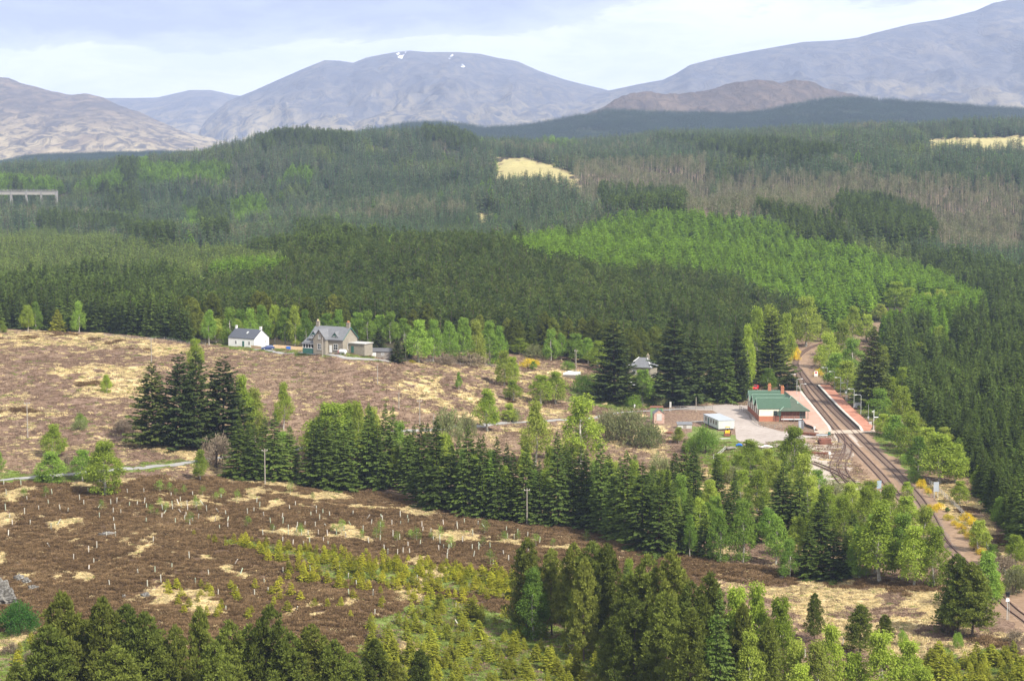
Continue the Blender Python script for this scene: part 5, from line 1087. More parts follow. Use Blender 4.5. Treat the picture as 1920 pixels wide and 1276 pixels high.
def roofmat(name, a, b, sc=3.0):
    m, t, out = newmat(name); co = objco(t); sp = N(t, 'ShaderNodeSeparateXYZ'); t.links.new(co, sp.inputs[0])
    w_ = N(t, 'ShaderNodeTexBrick'); cb = N(t, 'ShaderNodeCombineXYZ'); t.links.new(sp.outputs[0], cb.inputs[0]); t.links.new(sp.outputs[2], cb.inputs[1]); t.links.new(cb.outputs[0], w_.inputs['Vector'])
    w_.inputs['Scale'].default_value = sc; w_.inputs['Mortar Size'].default_value = 0.03
    for i, c_ in (('Color1', a), ('Color2', b), ('Mortar', tuple(x*.6 for x in b))): w_.inputs[i].default_value = (*c_, 1)
    c_ = mixc(t, 0.4, w_.outputs['Color'], ramp(t, noise_n(t, co, 0.8, 7, 0.7), [(0.35, a), (0.7, b)]))
    pbr(t, out, c_, 0.7, 0.3, 0, w_.outputs['Fac'], -0.3, 0.02); return m
M_slate = roofmat('dark_slate', (0.10, 0.11, 0.13), (0.075, 0.082, 0.10))
M_slateg = roofmat('weathered_slate', (0.21, 0.215, 0.225), (0.13, 0.135, 0.145), 2.4)
M_groof = roofmat('green_roof', (0.068, 0.125, 0.080), (0.050, 0.095, 0.062), 1.6)
M_moss = roofmat('mossy_green_roof', (0.10, 0.125, 0.085), (0.06, 0.085, 0.06), 1.2)
M_gtrim = plain('green_paint', (0.05, 0.15, 0.12), None, 2, 0.5)
M_lgreen = plain('pale_green_trim', (0.28, 0.40, 0.32), None, 2, 0.6)
M_wtrim = plain('white_paint', (0.80, 0.80, 0.78), (0.68, 0.68, 0.66), 2, 0.5)
M_gstone = plain('grey_stone_trim', (0.36, 0.34, 0.30), None, 2)
M_pot = plain('clay_pot', (0.62, 0.28, 0.12), None, 3); M_potc = plain('pale_pot', (0.68, 0.56, 0.34), None, 3)
m, t, out = newmat('window_glass'); pbr(t, out, (0.025, 0.03, 0.035), 0.12, 0.6)
M_glass = m
M_brownw = plain('brown_boards', (0.24, 0.10, 0.07), (0.17, 0.075, 0.05), 1.5)
M_tan = plain('new_timber', (0.56, 0.40, 0.25), (0.46, 0.32, 0.20), 2)
M_greyw = plain('weathered_timber', (0.30, 0.27, 0.24), (0.20, 0.18, 0.16), 2)
M_polew = plain('pole_timber', (0.36, 0.32, 0.27), (0.27, 0.24, 0.20), 2)
M_felt = plain('roof_felt', (0.12, 0.12, 0.125), None, 1.5)
M_cabin = plain('cabin_panel', (0.52, 0.55, 0.52), (0.42, 0.44, 0.42), 0.9, 0.6)
M_cabroof = plain('cabin_roof', (0.40, 0.43, 0.47), (0.32, 0.35, 0.38), 1, 0.5)
M_galv = plain('galvanised_steel', (0.55, 0.57, 0.56), (0.44, 0.46, 0.45), 2, 0.45, 0.5, 0.2)
M_black = plain('black_rubber', (0.02, 0.02, 0.02), None, 3)
M_yel = plain('yellow_paint', (0.80, 0.46, 0.02), (0.68, 0.34, 0.02), 3, 0.45)
M_redp = plain('red_paint', (0.62, 0.025, 0.03), None, 3, 0.4); M_bluep = plain('blue_car_paint', (0.035, 0.06, 0.17), None, 3, 0.3, 0.5)
M_rust = plain('rusty_steel', (0.24, 0.10, 0.055), (0.15, 0.065, 0.04), 2)
M_gcont = plain('green_steel', (0.20, 0.34, 0.15), (0.16, 0.27, 0.12), 1.5); M_bluet = plain('blue_tarpaulin', (0.03, 0.15, 0.55), None, 2)
M_concr = plain('pale_concrete', (0.50, 0.49, 0.46), (0.38, 0.37, 0.34), 0.5)
def rocktex():
    m, t, out = newmat('lichened_rock'); co = objco(t); n1 = noise_n(t, co, 1.2, 9, 0.75, 0.5)
    pbr(t, out, ramp(t, n1, [(0.35, (0.08, 0.07, 0.06)), (0.52, (0.22, 0.21, 0.19)), (0.66, (0.46, 0.45, 0.43))]), 0.95, 0.1, 0, n1, 1.0, 0.3); return m
M_rock = rocktex()

def window(par, x0, x1, z0, z1, y, mat=None, bars=1, face='y', sill=False):
    """frame standing 3 cm proud of a wall facing -y (or +x), pane set inside, glazing bars"""
    mat = mat or M_wtrim; f = MB(); g_ = MB(); w = 0.09
    def bx(mb, a0, a1, c0, c1, d0, d1):
        if face == 'y': mb.box(a0, a1, y+d0, y+d1, c0, c1)
        elif face == 'x': mb.box(y-d1, y-d0, a0, a1, c0, c1)
        else: mb.box(y+d0, y+d1, a0, a1, c0, c1)
    bx(f, x0, x0+w, z0, z1, -.05, .05); bx(f, x1-w, x1, z0, z1, -.05, .05); bx(f, x0+w, x1-w, z0, z0+w, -.05, .05); bx(f, x0+w, x1-w, z1-w, z1, -.05, .05)
    for b in range(bars): c_ = x0+(x1-x0)*(b+1)/(bars+1); bx(f, c_-.03, c_+.03, z0+w, z1-w, -.045, .04)
    bx(f, x0+w, x1-w, (z0+z1)/2-.03, (z0+z1)/2+.03, -.04, .035)
    bx(g_, x0+w, x1-w, z0+w, z1-w, -.015, .02)
    fo = f.build('window', mat, par); g_.build('pane', M_glass, fo)
    if sill: s_ = MB(); bx(s_, x0-.1, x1+.1, z0-.16, z0-.003, -.14, .05); s_.build('sill', M_gstone, fo)
    return fo
def gable_roof(x0, x1, y0, y1, ze, zr, ov=0.3, t_=0.18, sag=0.0, axis='x'):
    """two slopes meeting on a ridge along x (or y)"""
    mb = MB()
    if axis == 'x':
        ym = (y0+y1)/2; sl = (zr-ze)/(ym-y0); a = y0-ov; b = y1+ov; za = ze-sl*ov
        mb.prism([(a, za), (ym, zr), (b, za), (b, za+t_), (ym, zr+t_), (a, za+t_)], x0-ov, x1+ov, 'x')
        mb.F = mb.F[2:]  # drop concave caps, close them as two quads each
        mb.F += [(0, 1, 4, 5), (1, 2, 3, 4), (11, 10, 7, 6), (10, 9, 8, 7)]
    else:
        xm = (x0+x1)/2; sl = (zr-ze)/(xm-x0); a = x0-ov; b = x1+ov; za = ze-sl*ov
        mb.prism([(a, za), (xm, zr), (b, za), (b, za+t_), (xm, zr+t_), (a, za+t_)], y0-ov, y1+ov, 'y')
        mb.F = mb.F[2:]; mb.F += [(0, 1, 4, 5), (1, 2, 3, 4), (11, 10, 7, 6), (10, 9, 8, 7)]
    return mb
def walls_gable(mb, x0, x1, y0, y1, ze, zr, zb=-0.6, axis='x'):
    if axis == 'x': return mb.prism([(y0, zb), (y1, zb), (y1, ze), ((y0+y1)/2, zr), (y0, ze)], x0, x1, 'x')
    return mb.prism([(x0, zb), (x1, zb), (x1, ze), ((x0+x1)/2, zr), (x0, ze)], y0, y1, 'y')
def chimney(par, x, y, z0, z1, mat, w=0.9, pots=2, pm=None, name='chimney'):
    c_ = MB().box(x-w/2, x+w/2, y-w/3, y+w/3, z0, z1).box(x-w/2-.08, x+w/2+.08, y-w/3-.08, y+w/3+.08, z1, z1+.15).build(name, mat, par)
    for k in range(pots):
        px_ = x+(k-(pots-1)/2)*0.42; MB().tube([(px_, y, z1+.15), (px_, y, z1+.75)], [.17, .13], 8).build('chimney_pot', pm or M_pot, c_)
# cottage ---------------------------------------------------------
x, y, z = P(477, 652)
h = empty('cottage', 'small white cottage with a dark slate roof, left of the stone house', 'cottage', (x, y, z), R(-33))
Lc, Wc = 11.6, 7.6
walls_gable(MB(), -Lc, 0, 0, Wc, 2.9, 5.6).build('wall', M_white, h)
rf = gable_roof(-Lc, 0, 0, Wc, 2.95, 5.75, 0.12).build('roof', M_slate, h)
sk = MB().add([(-4.9, 1.5, 4.42), (-4.2, 1.5, 4.42), (-4.2, 2.3, 5.10), (-4.9, 2.3, 5.10)], [(0, 1, 2, 3)])
MB().slab([(-4.9, 1.5, 4.52), (-4.2, 1.5, 4.52), (-4.2, 2.3, 5.20), (-4.9, 2.3, 5.20)], .08).build('skylight', M_galv, rf)
for cx in (-Lc+.35, -.35): chimney(h, cx, Wc/2, 5.2, 6.7, M_white, 0.75, 0)
for wx in (-8.2, -2.3): window(h, wx-.4, wx+.4, .9, 2.1, 0, bars=0)
window(h, 5.3, 5.9, 1.3, 2.2, 0, bars=0, face='x')
dr = MB().box(-5.35, -4.5, -.06, .03, 0, 2.05).build('door', M_gtrim, h); MB().box(-4.62, -4.56, -.1, -.06, 1.0, 1.1).build('handle', M_galv, dr)
# stone house -----------------------------------------------------
x, y, z = P(643, 662)
h = empty('stone_house', 'grey stone house with gabled wing, dormers and green conservatory', 'house', (x, y, z), R(-30))
walls_gable(MB(), -13, 0, 0, 8, 4.2, 7.6).build('wall', M_stone, h)
rf = gable_roof(-13, 0, 0, 8, 4.25, 7.75, 0.35).build('roof', M_slateg, h)
for cx, pm in ((-12.4, M_potc), (-.6, M_pot)): chimney(h, cx, 4, 7.0, 9.2, M_stone, 1.1, 2, pm)
wg = walls_gable(MB(), -10.3, -5.6, -1.6, 2, 4.3, 7.0, axis='y').build('gabled_wing', M_stone, h)
gable_roof(-10.3, -5.6, -1.6, 4, 4.35, 7.15, 0.3, axis='y').build('wing_roof', M_slateg, wg)
window(h, -8.6, -7.3, .9, 2.8, -1.6, bars=1, sill=True); window(h, -8.35, -7.55, 4.3, 5.6, -1.6, bars=1, sill=True)
window(h, -3.6, -1.9, .9, 2.7, 0, bars=1, sill=True); window(h, 2.6, 3.8, .9, 2.7, 0, bars=1, face='x', sill=True)
dr = MB().box(-5.2, -4.2, -.07, .03, 0, 2.3).build('door', M_wtrim, h); MB().box(-4.4, -4.34, -.11, -.07, 1.0, 1.12).build('handle', M_galv, dr)
for dx in (-3.3, -11.6):
    dm = walls_gable(MB(), dx-.95, dx+.95, 0.35, 3.0, 5.2, 6.2, 4.2, 'y').build('dormer', M_gtrim, h)
    gable_roof(dx-.95, dx+.95, 0.35, 3.2, 5.2, 6.35, 0.2, axis='y').build('dormer_roof', M_slateg, dm); window(dm, dx-.7, dx+.7, 4.15, 5.2, .35, bars=1)
cv_ = MB().box(-14.6, -10.32, -1.4, 2.4, -.6, 1.1).build('conservatory', M_gtrim, h)
MB().prism([(-1.7, 2.4), (2.7, 4.6), (2.7, 4.75), (-1.7, 2.55)], -14.9, -10.32, 'x').build('conservatory_roof', M_slateg, cv_)
MB().box(-14.5, -10.4, -1.3, 2.3, 1.1, 2.9).build('conservatory_glass', M_glass, cv_)
for k in range(5): c_ = -14.6+k*1.05; MB().box(c_, c_+.14, -1.45, -1.25, 1.1, 2.55).build('mullion', M_wtrim, cv_)
MB().box(-14.6, -10.32, -1.46, -1.32, 1.1, 1.2).build('sill', M_wtrim, cv_)
for x0_ in (-13, -.05):
    MB().prism([(-0.35, 3.95), (4, 7.62), (8.35, 3.95), (8.35, 4.2), (4, 7.92), (-.35, 4.2)], (x0_-.42 if x0_ < -1 else .36), (x0_-.36 if x0_ < -1 else .42), 'x').build('bargeboard', M_gtrim, rf)
lt = MB().box(0.01, 6.2, 3.0, 7.5, -.8, 2.9).build('side_extension', M_stone, h); MB().box(-.0, 6.5, 2.7, 7.7, 2.9, 3.15).build('flat_roof', M_concr, lt)
MB().box(1.1, 2.1, 2.93, 3.0, 0, 2.1).build('green_door', M_gtrim, lt)
# shed
x, y, z = P(712, 671)
h = empty('timber_shed', 'low grey timber shed with dark roof beside the stone house', 'shed', (x, y, z), R(-8))
walls_gable(MB(), -3.7, 3.7, 0, 3.6, 2.1, 2.9, -0.5).build('wall', M_greyw, h); gable_roof(-3.7, 3.7, 0, 3.6, 2.15, 3.0, .25, .1).build('roof', M_felt, h)
MB().box(-2.6, -1.2, -.05, .02, 0, 1.9).build('door', M_wtrim, h); window(h, 0.5, 1.4, .9, 1.6, 0, bars=1)
# fences: posts and rails or boards
def fence(label, pts, hgt, mat, kind='rails', gap=2.2, name='timber_fence', flatz=None, group=None):
    p = smooth_path(pts, 0.5) if len(pts) > 2 else np.array(pts, float)
    s = np.concatenate([[0], np.cumsum(np.linalg.norm(np.diff(p, axis=0), axis=1))]); n = max(2, int(s[-1]/gap)+1)
    tt = np.linspace(0, s[-1], n); X = np.interp(tt, s, p[:, 0]); Y = np.interp(tt, s, p[:, 1]); Z = hz(X, Y) if flatz is None else np.full(n, flatz)
    o = empty(name, label, 'fence', (X[0], Y[0], Z[0]), group=group); rl_ = MB()
    for i in range(n):
        MB().box(-.06, .06, -.06, .06, -.3, hgt).build('post', mat, o, (X[i]-X[0], Y[i]-Y[0], Z[i]-Z[0]))
    for i in range(n-1):
        a = np.array((X[i]-X[0], Y[i]-Y[0], Z[i]-Z[0])); b = np.array((X[i+1]-X[0], Y[i+1]-Y[0], Z[i+1]-Z[0]))
        lv = [(0.05, hgt-.05)] if kind == 'boards' else [(hgt*k-.06, hgt*k+.05) for k in (.45, .9)] if kind == 'rails' else [(hgt*k-.012, hgt*k+.012) for k in (.3, .6, .9)]
        d = b-a; nrm = np.array((d[1], -d[0], 0)); nrm /= np.linalg.norm(nrm)+1e-9; nrm *= 0.03
        for z0, z1 in lv:
            q_ = [a+nrm+(0, 0, z0), b+nrm+(0, 0, z0), b-nrm+(0, 0, z0), a-nrm+(0, 0, z0)]; q2 = [k+np.array((0, 0, z1-z0)) for k in q_]
            rl_.add(q_+q2, [(0, 3, 2, 1), (4, 5, 6, 7), (0, 1, 5, 4), (1, 2, 6, 5), (2, 3, 7, 6), (3, 0, 4, 7)])
    rl_.build('boards' if kind == 'boards' else 'rails' if kind == 'rails' else 'wire', mat if kind != 'wire' else M_galv, o); return o
g2d = lambda u, v: P(u, v)[:2]
fence('new timber board fence between the cottage and the blue car', [g2d(471, 653.5), g2d(489, 655)], 1.2, M_tan, 'boards', 1.8)
fence('new timber board fence between the blue car and the stone house', [g2d(513, 653), g2d(540, 655), g2d(567, 657)], 1.3, M_tan, 'boards', 1.8)
fence('post and wire fence below the birches right of the shed', [g2d(738, 677), g2d(800, 680), g2d(870, 686), g2d(940, 690)], 1.1, M_polew, 'wire', 3.5)
fence('post and wire fence at the forest edge on the left', [g2d(196, 631), g2d(250, 636), g2d(330, 642), g2d(385, 648)], 1.1, M_polew, 'wire', 4)
fence('wooden rail fence beside the lane by the brick hut', [zflat(1262, 769), zflat(1300, 767.5), zflat(1336, 768)], 1.3, M_greyw, 'rails', 2.4)
fence('wooden fence curving round the left side of the station', [zflat(1387, 768), zflat(1400, 775), zflat(1410, 788), zflat(1425, 799), zflat(1445, 803), zflat(1465, 803)], 1.3, M_greyw, 'rails', 2.0)
fence('pale rail fence slanting beside the timber heap below the yard', [zflat(1338, 856), zflat(1360, 841)], 1.3, M_concr, 'rails', 2.0)
fence('post and wire fence on the bank right of the railway', [g2d(1738, 903), g2d(1790, 950), g2d(1835, 1000), g2d(1862, 1050), g2d(1890, 1085)], 1.2, M_polew, 'wire', 3.0)
# vehicles --------------------------------------------------------
def car(label, loc, rz, paint, L=4.1, Wd=1.75, Hh_=1.5, van=False, name='parked_car'):
    o = empty(name, label, 'van' if van else 'car', loc, rz)
    prof = [(-L/2, .35), (-L/2, .85), (-L/2+.08, 1.0), (-L/2+.30, 1.05)] if not van else [(-L/2, .35), (-L/2, Hh_-.1)]
    prof += [(-L/2+.55, Hh_-.08), (-L/2+.9, Hh_), (L*.08, Hh_), (L*.24, 1.02), (L/2-.15, .86), (L/2, .72), (L/2, .35)] if not van else [(-L/2+.1, Hh_), (L*.22, Hh_), (L*.36, 1.15), (L/2, .95), (L/2, .35)]
    V = []; n = len(prof)
    for s_, ins in ((-1, 0), (1, 0)):
        for p_ in prof:
            k = 0.14 if p_[1] > 1.1 else 0.0; V.append((p_[0], s_*(Wd/2-k), p_[1]))
    mb = MB().add(V, [tuple(range(n-1, -1, -1)), tuple(range(n, 2*n))]+[(i, (i+1) % n, (i+1) % n+n, i+n) for i in range(n)])
    b = mb.build('body', paint, o)
    for s_ in (-1, 1):
        w_ = MB(); yy_ = s_*(Wd/2-.10); w_.add([(-L*.34, yy_+s_*.03, 1.04), (L*.17, yy_+s_*.03, 1.04), (L*.06, s_*(Wd/2-.13), Hh_-.12), (-L*.30, s_*(Wd/2-.13), Hh_-.12)], [(0, 1, 2, 3)])
        w_.slab([(-L*.34, yy_+s_*.05, 1.06), (L*.17, yy_+s_*.05, 1.06), (L*.17, yy_+s_*.02, 1.06), (-L*.34, yy_+s_*.02, 1.06)], .04)
        w_.build('side_window', M_glass, o)
        MB().box(L/2-.02, L/2+.03, s_*(Wd/2-.3)-.14, s_*(Wd/2-.3)+.14, .62, .78).build('headlight', M_wtrim, o)
        MB().box(-L/2-.03, -L/2+.02, s_*(Wd/2-.2)-.1, s_*(Wd/2-.2)+.1, .7, .92).build('tail_light', M_redp, o)
        for wx in (-L*.31, L*.32):
            wh = MB().tube([(wx, s_*(Wd/2-.2), .32), (wx, s_*(Wd/2+.02), .32)], .32, 14).build('wheel', M_black, o)
            MB().tube([(wx, s_*(Wd/2+.0), .32), (wx, s_*(Wd/2+.035), .32)], .19, 12).build('rim', M_galv, wh)
    MB().slab([(L*.09, -Wd/2+.2, Hh_-.02), (L*.09, Wd/2-.2, Hh_-.02), (L*.235, Wd/2-.12, 1.06), (L*.235, -Wd/2+.12, 1.06)], -.03).build('windscreen', M_glass, o)
    return o
x, y, z = P(502, 655.5); car('dark blue estate car parked between the cottage and the stone house', (x, y, z), R(-160), M_bluep, 4.3)
x, y, z = (*zflat(1417, 730), 0); car('red and white car parked behind the station roof', (x, y, z), R(-110), M_redp, 4.2)
x, y, z = (*zflat(1412, 716), 0); car('white van with a flat roof parked behind the red car', (x, y, z), R(-15), M_wtrim, 4.6, 1.8, 1.9, True, 'parked_van')
# loader: yellow machine
x, y = zflat(1364, 816); o = empty('loader', 'small yellow loader standing beside the white cabin', 'loader', (x, y, 0.02), R(-100))
MB().prism([(-1.5, .5), (-1.5, 1.4), (-.2, 1.5), (.2, 1.25), (1.2, 1.15), (1.3, .5)], -.65, .65, 'y').build('body', M_yel, o)
MB().box(-.9, .2, -.6, .6, 2.35, 2.47).build('canopy', M_yel, o)
for a in (-.85, .13):
    for b in (-.55, .5): MB().box(a, a+.06, b, b+.06, 1.3, 2.35).build('canopy_post', M_black, o)
MB().box(-.5, -.05, -.25, .25, 1.45, 1.95).build('seat', M_black, o)
for wx, r_ in ((-.9, .55), (.95, .42)):
    for s_ in (-1, 1):
        w_ = MB().tube([(wx, s_*.62, r_), (wx, s_*.95, r_)], r_, 16).build('wheel', M_black, o); MB().tube([(wx, s_*.9, r_), (wx, s_*.97, r_)], r_*.5, 10).build('rim', M_yel, w_)
for s_ in (-1, 1): MB().tube([(-.2, s_*.5, 1.3), (1.2, s_*.5, 1.0), (1.9, s_*.5, .5)], .07, 6).build('arm', M_yel, o)
MB().prism([(1.8, .1), (2.5, .1), (2.55, .2), (2.0, .25), (1.9, .9), (1.8, .9)], -.85, .85, 'y').build('bucket', M_rust, o)
# station ---------------------------------------------------------
ox, oy = zflat(1423.5, 789.5)
h = empty('station_building', 'railway station with three green gables, cream walls and a brick base', 'station', (ox, oy, 0.02), R(1.0))
MB().box(0, 9, 0, 25, 1.6, 3.9).build('wall', M_cream, h); MB().box(-.06, 9, -.06, 25.06, -.3, 1.6).build('brick_base', M_brick, h)
MB().box(9, 13.0, 3.2, 25, -.3, 3.9).build('platform_wall', M_brownw, h)
for k in range(3):
    y0 = k*8.3; zr = (6.5, 6.5, 6.6)[k]
    gw = MB().prism([(y0+.15, 3.9), (y0+8.15, 3.9), (y0+4.15, zr-.12)], -0.02, 9.0, 'x').build('gable', M_cream, h)
    rf = gable_roof(-.25, 9.6, y0+.1, y0+8.2, 3.85, zr, .22, .16).build('gable_roof', M_groof, gw)
    MB().prism([(y0-.12, 3.62), (y0+4.15, zr-.1), (y0+8.42, 3.62), (y0+8.42, 3.86), (y0+4.15, zr+.2), (y0-.12, 3.86)], -.56, -.48, 'x').build('bargeboard', M_lgreen, rf)
    MB().box(-.5, 9.4, y0+4.07, y0+4.23, zr+.12, zr+.24).build('ridge', M_lgreen, rf)
    for yy_ in (1.3, 5.2):
        window(h, y0+yy_, y0+yy_+1.2, 1.7, 3.3, 0, M_brownw, 1, 'w')
# hipped roof along the platform with flared canopy
E = [(5.9, -1.6, 3.35), (15.2, -1.6, 3.35), (15.2, 26, 3.35), (5.9, 26, 3.35)]; Mi = [(7.6, 0.9, 4.35), (13.5, .9, 4.35), (13.5, 23.6, 4.35), (7.6, 23.6, 4.35)]; RgA, RgB = (10.5, 5.2, 7.0), (10.5, 19.5, 7.0)
mr = MB().add(E+Mi+[RgA, RgB]+[(a, b, c-.15) for a, b, c in E], [(1, 2, 6, 5), (2, 3, 7, 6), (3, 0, 4, 7), (5, 6, 9, 8), (6, 7, 9), (7, 4, 8, 9), (10, 13, 12, 11), (1, 0, 10, 11), (2, 1, 11, 12), (3, 2, 12, 13), (0, 3, 13, 10)]).build('hipped_roof', M_groof, h)
MB().add([E[0], E[1], Mi[1], Mi[0], RgA], [(0, 1, 2, 3), (3, 2, 4)]).build('mossy_hip', M_moss, mr)
for a, b, c_ in ((E[0], Mi[0], RgA), (E[1], Mi[1], RgA)): MB().tube([np.array(a)+(0, 0, .05), np.array(b)+(0, 0, .05), np.array(c_)+(0, 0, .05)], .09, 6).build('hip_ridge', M_lgreen, mr)
for a, b in ((9.2, 4.9), (11.8, 5.1)): MB().slab([(a, .9+(b-4.35)*1.62-.05, b+.1), (a+.5, .9+(b-4.35)*1.62-.05, b+.1), (a+.35, 1.6+(b-4.35)*1.62, b+.55), (a+.1, 1.6+(b-4.35)*1.62, b+.55)], .05).build('pale_patch', M_lgreen, mr)
chimney(h, 6.2, 21, 5.6, 8.3, M_brick, 1.0, 2); chimney(h, 9.4, 15.5, 6.0, 8.3, M_brick, 1.0, 2)
MB().box(6.6, 12.2, -.35, 3.2, .85, 3.5).build('wooden_screen', M_brownw, h)
for k in range(4): MB().box(7.9+k*1.1, 7.96+k*1.1, -.40, -.352, 1.0, 3.4).build('batten', M_brick, h)
window(h, 12.3, 14.0, 1.0, 3.4, -.1, M_gtrim, 1); MB().box(12.25, 14.05, -.03, 1.5, .85, 3.45).build('side_screen', M_lgreen, h)
for px_ in (5.95, 14.5): MB().box(px_, px_+.14, -1.4, -1.26, 0, 3.3).build('canopy_post', M_gtrim, h)
window(h, 4.3, 5.5, 1.75, 3.2, 0, M_gtrim, 0); MB().box(5.56, 6.5, -.05, .0, .3, 3.0).build('side_door', M_lgreen, h); MB().box(4.2, 6.6, -.14, -.065, .2, 1.7).build('lower_panel', M_brownw, h)
MB().box(6.6, 14.2, -.7, -.36, .55, .85).build('white_plinth', M_white, h); MB().box(7.2, 14.0, -1.05, -.98, 1.55, 1.65).box(7.2, 7.3, -1.05, -.98, 0, 1.55).box(10.5, 10.6, -1.05, -.98, 0, 1.55).box(13.9, 14.0, -1.05, -.98, 0, 1.55).build('railing', M_greyw, h)
# white cabin
A = np.array(zflat(1347, 806.5)); B = np.array(zflat(1377, 805.5)); C_ = np.array(zflat(1319, 794))
rz = math.atan2(*(B-A)[::-1]); wl = float(np.linalg.norm(B-A)); dl = float(np.linalg.norm(C_-A)); ang = math.atan2(*(C_-A)[::-1])-rz
h = empty('site_cabin', 'long white site cabin with a pale flat roof in the yard', 'cabin', (A[0], A[1], .05), rz)
sk_ = lambda x_, y_: (x_+y_*math.cos(ang), y_*math.sin(ang))
def skbox(x0, x1, y0, y1, z0, z1):
    q_ = [sk_(x0, y0), sk_(x1, y0), sk_(x1, y1), sk_(x0, y1)]
    return MB().add([(*k, z0) for k in q_]+[(*k, z1) for k in q_], [(0, 3, 2, 1), (4, 5, 6, 7), (0, 1, 5, 4), (1, 2, 6, 5), (2, 3, 7, 6), (3, 0, 4, 7)])
skbox(0, wl, 0, dl, .35, 2.8).build('wall', M_cabin, h); skbox(-.1, wl+.1, -.1, dl+.1, 2.8, 2.95).build('roof', M_cabroof, h); skbox(.3, wl-.3, .3, dl-.3, -.1, .35).build('base', M_black, h)
for k in range(5):
    y0 = dl*(.12+.17*k); skbox(-.05, .0, y0, y0+.9, 1.3 if k != 3 else .4, 2.4).build('window' if k != 3 else 'door', M_glass if k != 3 else M_gtrim, h)
for k in range(6): skbox(-.02, .0, dl*k/6+.1, dl*k/6+.18, .35, 2.8).build('panel_rib', M_galv, h)
# brick hut and its neighbours
x, y = zflat(1236, 793.5); h = empty('brick_hut', 'little brick hut with a boarded window and pitched roof', 'hut', (x, y, 0), R(4))
walls_gable(MB(), -1.55, 1.55, 0, 3.2, 3.0, 4.1, -.2, 'y').build('wall', M_hutb, h); gable_roof(-1.55, 1.55, 0, 3.2, 3.02, 4.2, .2, .1, axis='y').build('roof', M_slateg, h)
MB().box(-.75, .75, -.07, .02, .9, 2.9).build('boarded_window', M_concr, h)
x, y = zflat(1231, 786); h = empty('storage_container', 'green steel container just behind the brick hut', 'container', (x, y, 0), R(-5))
MB().box(-1.9, 1.9, 0, 3.2, 0, 3.6).build('body', M_gcont, h); MB().box(-2.0, 2.0, -.1, 3.3, 3.6, 3.75).build('roof', M_rust, h)
for k in range(8): MB().box(-1.8+k*.5, -1.7+k*.5, -.05, 0, .1, 3.5).build('rib', M_gcont, h)
MB().box(.3, 1.6, -.08, -.051, .1, 3.2).build('door', M_gtrim, h)
x, y = zflat(1284, 803); h = empty('low_shed', 'low grey shed with a flat lid roof between hut and white cabin', 'shed', (x, y, 0), R(2))
MB().box(-2.1, 2.1, 0, 2.2, 0, 1.2).build('wall', M_concr, h); MB().slab([(-2.3, -.2, 1.3), (2.3, -.2, 1.3), (2.3, 2.4, 1.75), (-2.3, 2.4, 1.75)], .1).build('roof', M_slateg, h); MB().box(-.5, .5, -.04, 0, .1, 1.0).build('door', M_greyw, h)
# hidden houses between the firs
x, y, z = P(1199, 706)
h = empty('slate_house', 'house with a hipped slate roof half hidden between big firs', 'house', (x, y, z), R(-24))
MB().box(-4, 4, 0, 7, -.5, 3.4).build('wall', M_stone, h)
MB().add([(-4.5, -.5, 3.3), (4.5, -.5, 3.3), (4.5, 7.5, 3.3), (-4.5, 7.5, 3.3), (-1.5, 3.5, 6.4), (1.5, 3.5, 6.4)], [(0, 1, 5, 4), (1, 2, 5), (2, 3, 4, 5), (3, 0, 4), (3, 2, 1, 0)]).build('roof', M_slateg, h)
for a, b in (((4.5, -.5, 3.35), (1.5, 3.5, 6.45)), ((-4.5, -.5, 3.35), (-1.5, 3.5, 6.45))): MB().tube([a, b], .12, 6).build('hip_flashing', M_wtrim, h)
chimney(h, 1.8, 3.5, 5.6, 7.2, M_stone, .9, 1, M_potc); window(h, -2.5, -1.3, .9, 2.4, 0); window(h, 1.3, 2.5, .9, 2.4, 0)
x, y, z = PY(1196, 760)
h = empty('slate_house', 'rear house with red brick under its slate roof, behind the hip roofed house', 'house', (x, y, z), R(-6))
walls_gable(MB(), -4, 4, 0, 6, 3.6, 6.2).build('wall', M_brick, h); gable_roof(-4, 4, 0, 6, 3.65, 6.3, .3).build('roof', M_slateg, h); chimney(h, 2.5, 3, 5.6, 7.3, M_brick, .9, 2); window(h, -2.5, -1.3, 1, 2.4, 0)
# lamp posts ------------------------------------------------------
def lamp(u, v, H, d, label, zb=0.9, base_v=None):
    s, k = slope_of(v); Y = (zb-HC)/s; x = (u-CU)/F*k*Y
    o = empty('street_lamp', label, 'street lamp', (x, Y, zb), group='lamps along the platforms')
    MB().tube([(0, 0, 0), (0, 0, 1.2)], .11, 8).tube([(0, 0, 1.2), (0, 0, H-.25), (d*.25, 0, H)], [.075, .07, .06], 8).tube([(d*.25, 0, H), (d*1.5, 0, H+.03)], .05, 6).build('pole', M_galv, o)
    MB().box(min(d*1.3, d*2.0), max(d*1.3, d*2.0), -.14, .14, H-.06, H+.10).build('lamp_head', M_wtrim, o); return o
for i, (u, v) in enumerate([(1551, 721), (1564.6, 729), (1576, 741), (1588, 752), (1601, 764), (1614, 776)]):
    lamp(u, v, 6.0, -1, ['farthest', 'second farthest', 'third farthest', 'third nearest', 'second nearest', 'nearest'][i]+' arm lamp along the old red platform')
lamp(1500, 749, 5.2, 1, 'nearest arm lamp on the pink platform'); lamp(1481, 730, 5.2, 1, 'lamp on the pink platform behind the dark shrub'); lamp(1494, 739, 5.2, 1, 'middle lamp on the pink platform, its head above the shrub')
